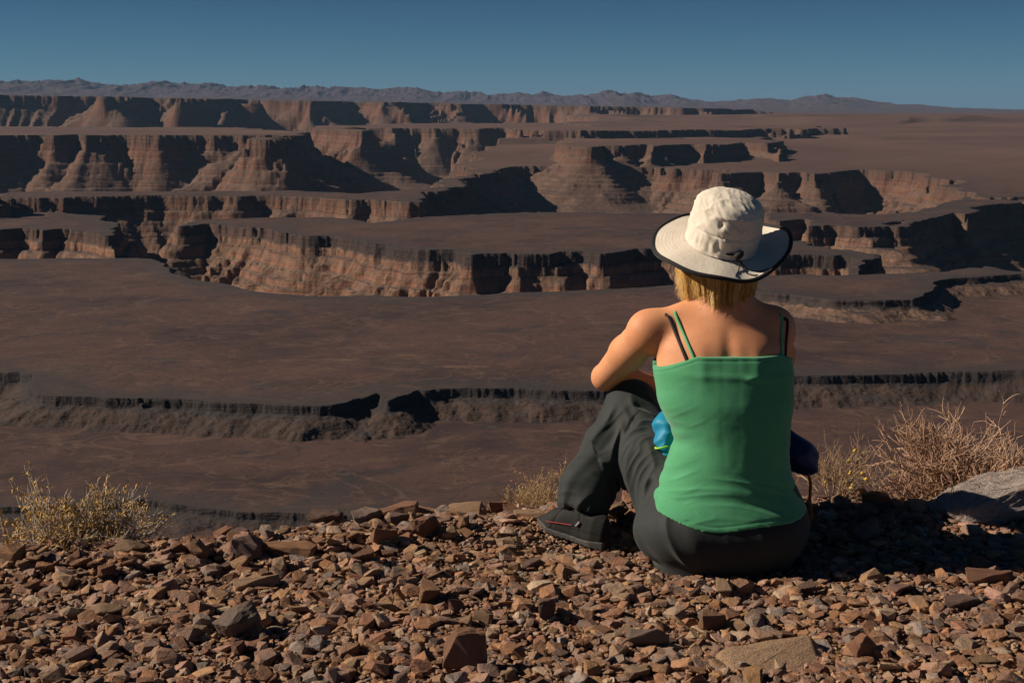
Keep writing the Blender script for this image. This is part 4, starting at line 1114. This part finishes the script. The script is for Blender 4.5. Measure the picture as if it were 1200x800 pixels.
# the ones that stand out (x, y, size, colour, label, shape, yaw, tilt, scale, sink)
R = math.radians
STANDOUT = [
 (-.100, 2.76, .17, 'reddish brown', 'reddish slab standing on edge in the gravel in front of everything else', 10, R(8), (R(72), R(6)), (.62, 1.0, .42), .10),
 (-.615, 2.92, .120, 'grey brown', 'broken grey brown rock with an ochre flank, lying alone in the gravel', 7, R(40), (R(10), R(-15)), (1, 1, 1.1), .2),
 (-.690, 3.44, .125, 'dark mauve', 'dark mauve block beside the orange slab, under the flat brown one', 6, R(15), (R(0), R(12)), (.95, .8, 1.0), .2),
 (-.585, 3.46, .150, 'orange brown', 'long orange brown slab leaning on a dark mauve block', 2, R(-6), (R(12), R(6)), (1.05, .75, .8), .2),
 (-.640, 3.25, .150, 'tan', 'wide flat brown slab just before the dark mauve block', 3, R(5), (R(-10), R(-3)), (1, .8, .55), .3),
 (-.345, 3.53, .105, 'reddish brown', 'upright reddish block casting a shadow, halfway between left bush and shoe', 10, R(30), (R(20), R(10)), (.8, .8, 1.0), .15),
 (.085, 3.03, .100, 'dark mauve', 'half round dark stone in the gravel below the black shoe', 7, R(80), (R(0), R(20)), (.9, .7, 1.1), .2),
 (-1.14, 3.56, .190, 'reddish brown', 'big reddish slab sloping up under the yellow leaved bush', 4, R(20), (R(-6), R(-14)), (1, .75, .75), .2),
 (-1.00, 3.44, .120, 'tan', 'tan stone just right of the slab under the yellow leaved bush', 8, R(60), (R(10), R(4)), (1, 1, 1), .25),
 (-1.29, 3.36, .120, 'orange brown', 'rounded orange brown stone at the left end of the rim', 6, R(10), (0, 0), (1, 1, .9), .3),
 (-.93, 3.62, .150, 'reddish brown', 'brown rock at the rim just past the yellow leaved bush', 6, R(-30), (R(5), R(10)), (1, .8, .9), .25),
 (-.345, 3.78, .170, 'reddish brown', 'long red slab in the stone heap along the rim', 2, R(8), (R(6), R(-8)), (1.05, .7, .8), .2),
 (-.255, 3.82, .140, 'orange brown', 'orange slab tilted up on the rim heap, beside the long red slab', 1, R(-12), (R(-10), R(14)), (1, .75, .9), .15),
 (-.42, 3.70, .125, 'grey brown', 'grey brown block in front of the long red slab', 9, R(50), (R(8), R(0)), (1, .85, .9), .2),
 (-.135, 3.80, .145, 'tan', 'pale tan slab on the rim left of the small twiggy bush', 5, R(0), (R(0), R(-6)), (1, .7, .8), .2),
 (-.045, 3.84, .110, 'reddish brown', 'reddish stone at the foot of the small twiggy bush', 3, R(30), (R(0), R(8)), (1, .8, .9), .2),
 (.045, 3.72, .120, 'tan', 'flat pinkish tan slab between the small bush and the black shoe', 1, R(-4), (R(4), R(0)), (1.1, .6, .8), .25),
 (-.53, 3.72, .120, 'dark mauve', 'dark stone on the rim below the thin dry stalks', 9, R(0), (R(8), R(0)), (1, .8, 1), .2),
 (1.40, 3.79, .44, 'pale grey', 'large pale grey boulder under the big dry bush', None, R(10), (R(4), R(-13)), (1, .6, .50), .28),
 (.560, 2.78, .330, 'tan', 'broad flat tan slab half buried in the gravel, largest of the foreground', 5, R(16), (R(10), R(-5)), (1, .62, .55), .58),
 (.76, 2.80, .100, 'reddish brown', 'reddish block with a sharp top, right end of the broad flat slab', 6, R(45), (R(10), R(12)), (.85, .85, 1.1), .2),
 (.455, 2.97, .085, 'orange brown', 'small orange cube shaped stone in front of the seated person', 10, R(25), (0, R(6)), (.9, .9, 1), .15),
 (1.19, 3.28, .170, 'reddish brown', 'wide brown slab below the end of the long shadow', 3, R(-8), (R(-4), R(5)), (1, .75, .75), .3),
 (1.06, 3.10, .110, 'dark mauve', 'mauve stone near the wide brown slab below the long shadow', 9, R(15), (0, 0), (1, .9, .8), .3),
 (.95, 3.79, .100, 'tan', 'rounded tan stone at the edge of the long shadow, by the small flowering bush', 6, R(70), (0, 0), (1, .8, .8), .2),
 (1.06, 3.83, .120, 'orange brown', 'orange stone at the foot of the big dry bush', 7, R(40), (0, R(8)), (1, .8, .8), .2),
 (1.17, 3.80, .120, 'tan', 'tan block between the orange stone and the grey boulder', 4, R(10), (0, 0), (1, .8, .8), .2),
 (-.20, 3.15, .115, 'orange brown', 'wedge shaped orange stone alone in the gravel before the upright reddish block', 7, R(100), (R(20), R(0)), (1, .8, 1), .2),
 (.30, 2.86, .120, 'grey brown', 'grey brown stone tipped on its side near the broad flat slab', 9, R(140), (R(30), R(10)), (.9, .8, .9), .2),
 (-.95, 3.04, .110, 'tan', 'tan stone alone in the gravel at the left, before the yellow leaved bush', 8, R(35), (R(10), R(0)), (1, .8, 1), .25),
]
BOULDER = rock_mesh(np.random.default_rng(4), .62, 34)
bm = bmesh.new(); bm.from_mesh(BOULDER); bmesh.ops.subdivide_edges(bm, edges=bm.edges, cuts=1, use_grid_fill=True)
bmesh.ops.smooth_vert(bm, verts=bm.verts, factor=.5, use_axis_x=True, use_axis_y=True, use_axis_z=True)
P = np.array([v.co[:] for v in bm.verts]); bm.normal_update(); N = np.array([v.normal[:] for v in bm.verts])
d = .05 * fbm(P[:, 0] * 7 + P[:, 2] * 5, P[:, 1] * 7 - P[:, 2] * 6, 77, 5, .6) - .03 * np.clip(ridged(P[:, 0] * 3 + P[:, 2] * 2, P[:, 1] * 3 + P[:, 2] * 3, 79, 2) * -4 + .5, 0, 1)
for v, p in zip(bm.verts, P + N * d[:, None]): v.co = p
bm.to_mesh(BOULDER); bm.free(); BOULDER.materials.append(ROCK_MATS['pale grey'])
for x, y, s, c, lab, sh, yw, tl, sc, sk in STANDOUT: rock(x, y, s, c, lab, sh, yw, tl, sc, sk, mesh=BOULDER if 'boulder' in lab and 'large' in lab else None)
# the other larger stones, by what they lie next to
PLACES = [('under the yellow leaved bush', -1.1, 3.55), ('along the rim near the dry stalks', -.5, 3.75), ('in the heap along the rim', -.2, 3.8), ('around the black shoe', .16, 3.6),
          ('in the gravel at the front left', -.8, 2.85), ('in the gravel beside the red standing slab', -.1, 2.75), ('around the broad flat slab', .55, 2.8), ('in the gravel on the far left', -1.1, 3.2),
          ('in the gravel left of the shoe', -.35, 3.35), ('in the gravel before the seated person', .5, 3.12), ('below the end of the long shadow', 1.15, 3.15), ('in the long shadow of the person', 1.0, 3.5), ('under the big dry bush', 1.3, 3.85)]
taken = [(q[0], q[1], q[2] * .5) for q in STANDOUT]
n = 0
names_c = ['reddish brown', 'tan', 'grey brown', 'orange brown', 'dark mauve']
for _ in range(6000):
    if n >= 262: break
    if n < 110: y = rr.uniform(-.34, .10); x = rr.uniform(-1.6, 1.75); y = float(rim_y(x)) + y * (1 if x < 1 else .7)   # the rim is the stoniest
    else: y = rr.uniform(2.55, 3.75); x = rr.uniform(-.43, .43) * y
    s = float(np.clip(.043 * (1 - rr.random()) ** -.33, .042, .115)) * (1.2 if n < 110 else .76)
    if y > rim_y(x) + .1 or not clear(np.array(x), np.array(y), s * .9): continue
    if any((x - a) ** 2 + (y - b) ** 2 < (.75 * (s * .5 + c)) ** 2 for a, b, c in taken): continue
    taken.append((x, y, s * .5))
    col = names_c[int(rr.choice(5, p=[.32, .24, .18, .17, .09]))]
    pl = min(PLACES, key=lambda p: (p[1] - x) ** 2 + (p[2] - y) ** 2)[0]
    size = 'fist sized' if s > .07 else 'small'
    rock(x, y, s, col, f'{size} {col} angular stone {pl}', None, None, (rr.normal(0, .22), rr.normal(0, .22)), (1, rr.uniform(.75, 1.05), rr.uniform(.75, 1.15)), rr.uniform(.1, .3))
    n += 1
# ------------------------------------------------------------------ bushes and stalks
class Bush:
    def __init__(self, seed): self.r = np.random.default_rng(seed); self.wood = Soup(); self.tips = []
    def grow(self, p, d, length, rad, depth, P):
        r = self.r; n = 5; pts = [np.array(p, float)]; d = np.array(d, float)
        for i in range(n):
            d = d + r.normal(0, P['kink'], 3) + np.array([0, 0, P['lift']]); d /= np.linalg.norm(d)
            pts.append(pts[-1] + d * length / n)
        rads = np.linspace(rad, rad * .62, n + 1)
        self.wood.add(*tube(pts, rads, 4 if depth > 1 else 3))
        if depth == 0:
            self.tips.append((pts[-1], d)); self.tips.append((pts[3], d)); return
        k = r.integers(P['kids'][0], P['kids'][1] + 1)
        for j in range(k):
            i = n if j == 0 else int(r.integers(1, n + 1))
            nd = d + r.normal(0, P['spread'], 3); nd[2] += P['up']; nd /= np.linalg.norm(nd)
            self.grow(pts[i], nd, length * r.uniform(*P['shrink']), max(rad * .62, P['minr']), depth - 1, P)
def wood_mat(name, a, b):
    m, t = new_mat(name)
    pos = t.n('ShaderNodeTexCoord').outputs['Object']
    r = t.n('ShaderNodeNewGeometry').outputs['Random Per Island']
    c = t.mix(r, a, b)
    c = t.mix(t.ramp(t.noise(pos, 60, 3), [(.4, 0), (.7, .5)]), c, tuple(q * .5 for q in a))
    t.out(c, .85, **{'Specular IOR Level': .2}); return m
OCT_V = np.array([(0, 0, 1), (1, 0, .1), (0, 1, .1), (-1, 0, .1), (0, -1, .1), (0, 0, -1)], float)
OCT_F = np.array([(0, 1, 2), (0, 2, 3), (0, 3, 4), (0, 4, 1), (5, 2, 1), (5, 3, 2), (5, 4, 3), (5, 1, 4)])
def leaves(tips, r, per, size, spread):
    S = Soup()
    for p, d in tips:
        for _ in range(int(r.poisson(per))):
            q = p - d * r.uniform(0, spread * 1.6) + r.normal(0, spread * .35, 3)
            ax = Vector(d + r.normal(0, .6, 3)).normalized().to_track_quat('Z', 'Y').to_matrix()
            s = size * r.uniform(.6, 1.4)
            V = (OCT_V * np.array([.36, .22, 1.]) * s) @ np.array(ax).T + q
            S.add(V, OCT_F)
    return S.mesh('leaves', False) if S.n else None
def make_bush(label, base, seed, stems, reach, depth, rad, P, wood, leafm=None, per=0, lsize=.006, fan=1.0, lean=(0, 0), flower=None, nfl=0):
    b = Bush(seed); r = b.r
    for k in range(stems):
        a = r.uniform(0, 6.28); e = r.uniform(.15, 1.0) * fan
        d = np.array([math.cos(a) * e + lean[0], math.sin(a) * e * .8 + lean[1], r.uniform(.35, 1.0)])
        d /= np.linalg.norm(d)
        b.grow(np.array([math.cos(a), math.sin(a), 0]) * rad * r.uniform(1, 6), d, reach * r.uniform(.7, 1.15), rad, depth, P)
    root = empty('bush', base); tag(root, label, 'bush', 'dry bushes along the canyon rim')
    obj('branches', b.wood.mesh('branches'), wood, root)
    if leafm: obj('leaves', leaves(b.tips, r, per, lsize, lsize * 2.2), leafm, root)
    if flower:
        for k in r.choice(len(b.tips), nfl, replace=False):
            p, d = b.tips[k]; S = Soup(); S.add(OCT_V * .0062 * r.uniform(.7, 1.3) + p, OCT_F)
            obj('flower', S.mesh('flower'), flower, root)
    return root
W_PALE = wood_mat('bleached_twig', (.60, .52, .43), (.40, .32, .25))
W_STRAW = wood_mat('straw_twig', (.50, .34, .20), (.32, .205, .12))
W_DRY = wood_mat('dry_twig', (.58, .38, .26), (.34, .20, .13))
L_YEL, t_ = new_mat('yellow_leaf'); t_.out(t_.mix(t_.n('ShaderNodeNewGeometry').outputs['Random Per Island'], (.34, .185, .030), (.54, .32, .06)), .7)
L_STR, t_ = new_mat('straw_leaf'); t_.out(t_.mix(t_.n('ShaderNodeNewGeometry').outputs['Random Per Island'], (.42, .27, .10), (.55, .38, .15)), .7)
F_YEL, t_ = new_mat('yellow_flower'); t_.out((.62, .40, .05), .7)
def gz(x, y): return float(ground_z(x, y))
P1 = dict(kink=.16, lift=.05, kids=(3, 4), spread=.42, up=.10, shrink=(.55, .85), minr=.0007)
make_bush('low bush with yellow leaves and bleached white twigs on the left of the rim', (-1.19, 3.60, gz(-1.19, 3.60) + .03), 4, 26, .125, 3, .0038, dict(P1, minr=.0010), W_PALE, L_YEL, 1.25, .0080, 1.4)
make_bush('small straw coloured twiggy bush behind the black shoe', (.085, 3.97, gz(.085, 3.97) - .01), 8, 20, .095, 3, .0024, dict(P1, kink=.13, up=.2), W_STRAW, L_STR, 1.1, .0040, .85)
make_bush('sparse bush with a few yellow flowers right behind the seated person', (.97, 3.96, gz(.97, 3.96) - .01), 12, 12, .095, 3, .0024, dict(P1, kink=.15, spread=.38), W_STRAW, None, 0, 0, .9, (.05, 0), F_YEL, 14)
P2 = dict(kink=.15, lift=.03, kids=(3, 4), spread=.46, up=.06, shrink=(.58, .88), minr=.0016)
make_bush('big tangled leafless dry bush above the grey boulder on the right', (1.45, 4.03, gz(1.45, 4.03) + .05), 21, 46, .148, 4, .0058, P2, W_DRY, None, 0, 0, 1.35, (-.12, 0))
def stalks(label, base, seed, n, h, w, lean):
    r = np.random.default_rng(seed); S = Soup()
    for k in range(n):
        p = np.array([r.normal(0, w), r.normal(0, w * .6), 0]); d = np.array([r.normal(lean, .25), r.normal(0, .15), 1.])
        d /= np.linalg.norm(d); L = h * r.uniform(.35, 1.)
        pts = [p + d * L * t + np.array([d[0] * .25 * L * t * t, 0, 0]) for t in np.linspace(0, 1, 6)]
        S.add(*tube(pts, [.0012, .0011, .001, .0009, .0008, .0005], 3))
    o = obj('dry_grass', S.mesh('dry_grass'), W_STRAW, None, base); tag(o, label, 'grass tuft', 'dry grass tufts on the rim')
stalks('few thin dry stalks rising singly from the rim stones', (-.66, 3.74, gz(-.66, 3.74)), 2, 7, .10, .035, .05)
stalks('short tuft of dry grass between the rim stones', (-.53, 3.80, gz(-.53, 3.80)), 5, 22, .055, .022, 0)
stalks('wisp of dry grass just left of the small twiggy bush', (-.10, 3.92, gz(-.10, 3.92)), 6, 8, .06, .02, 0)
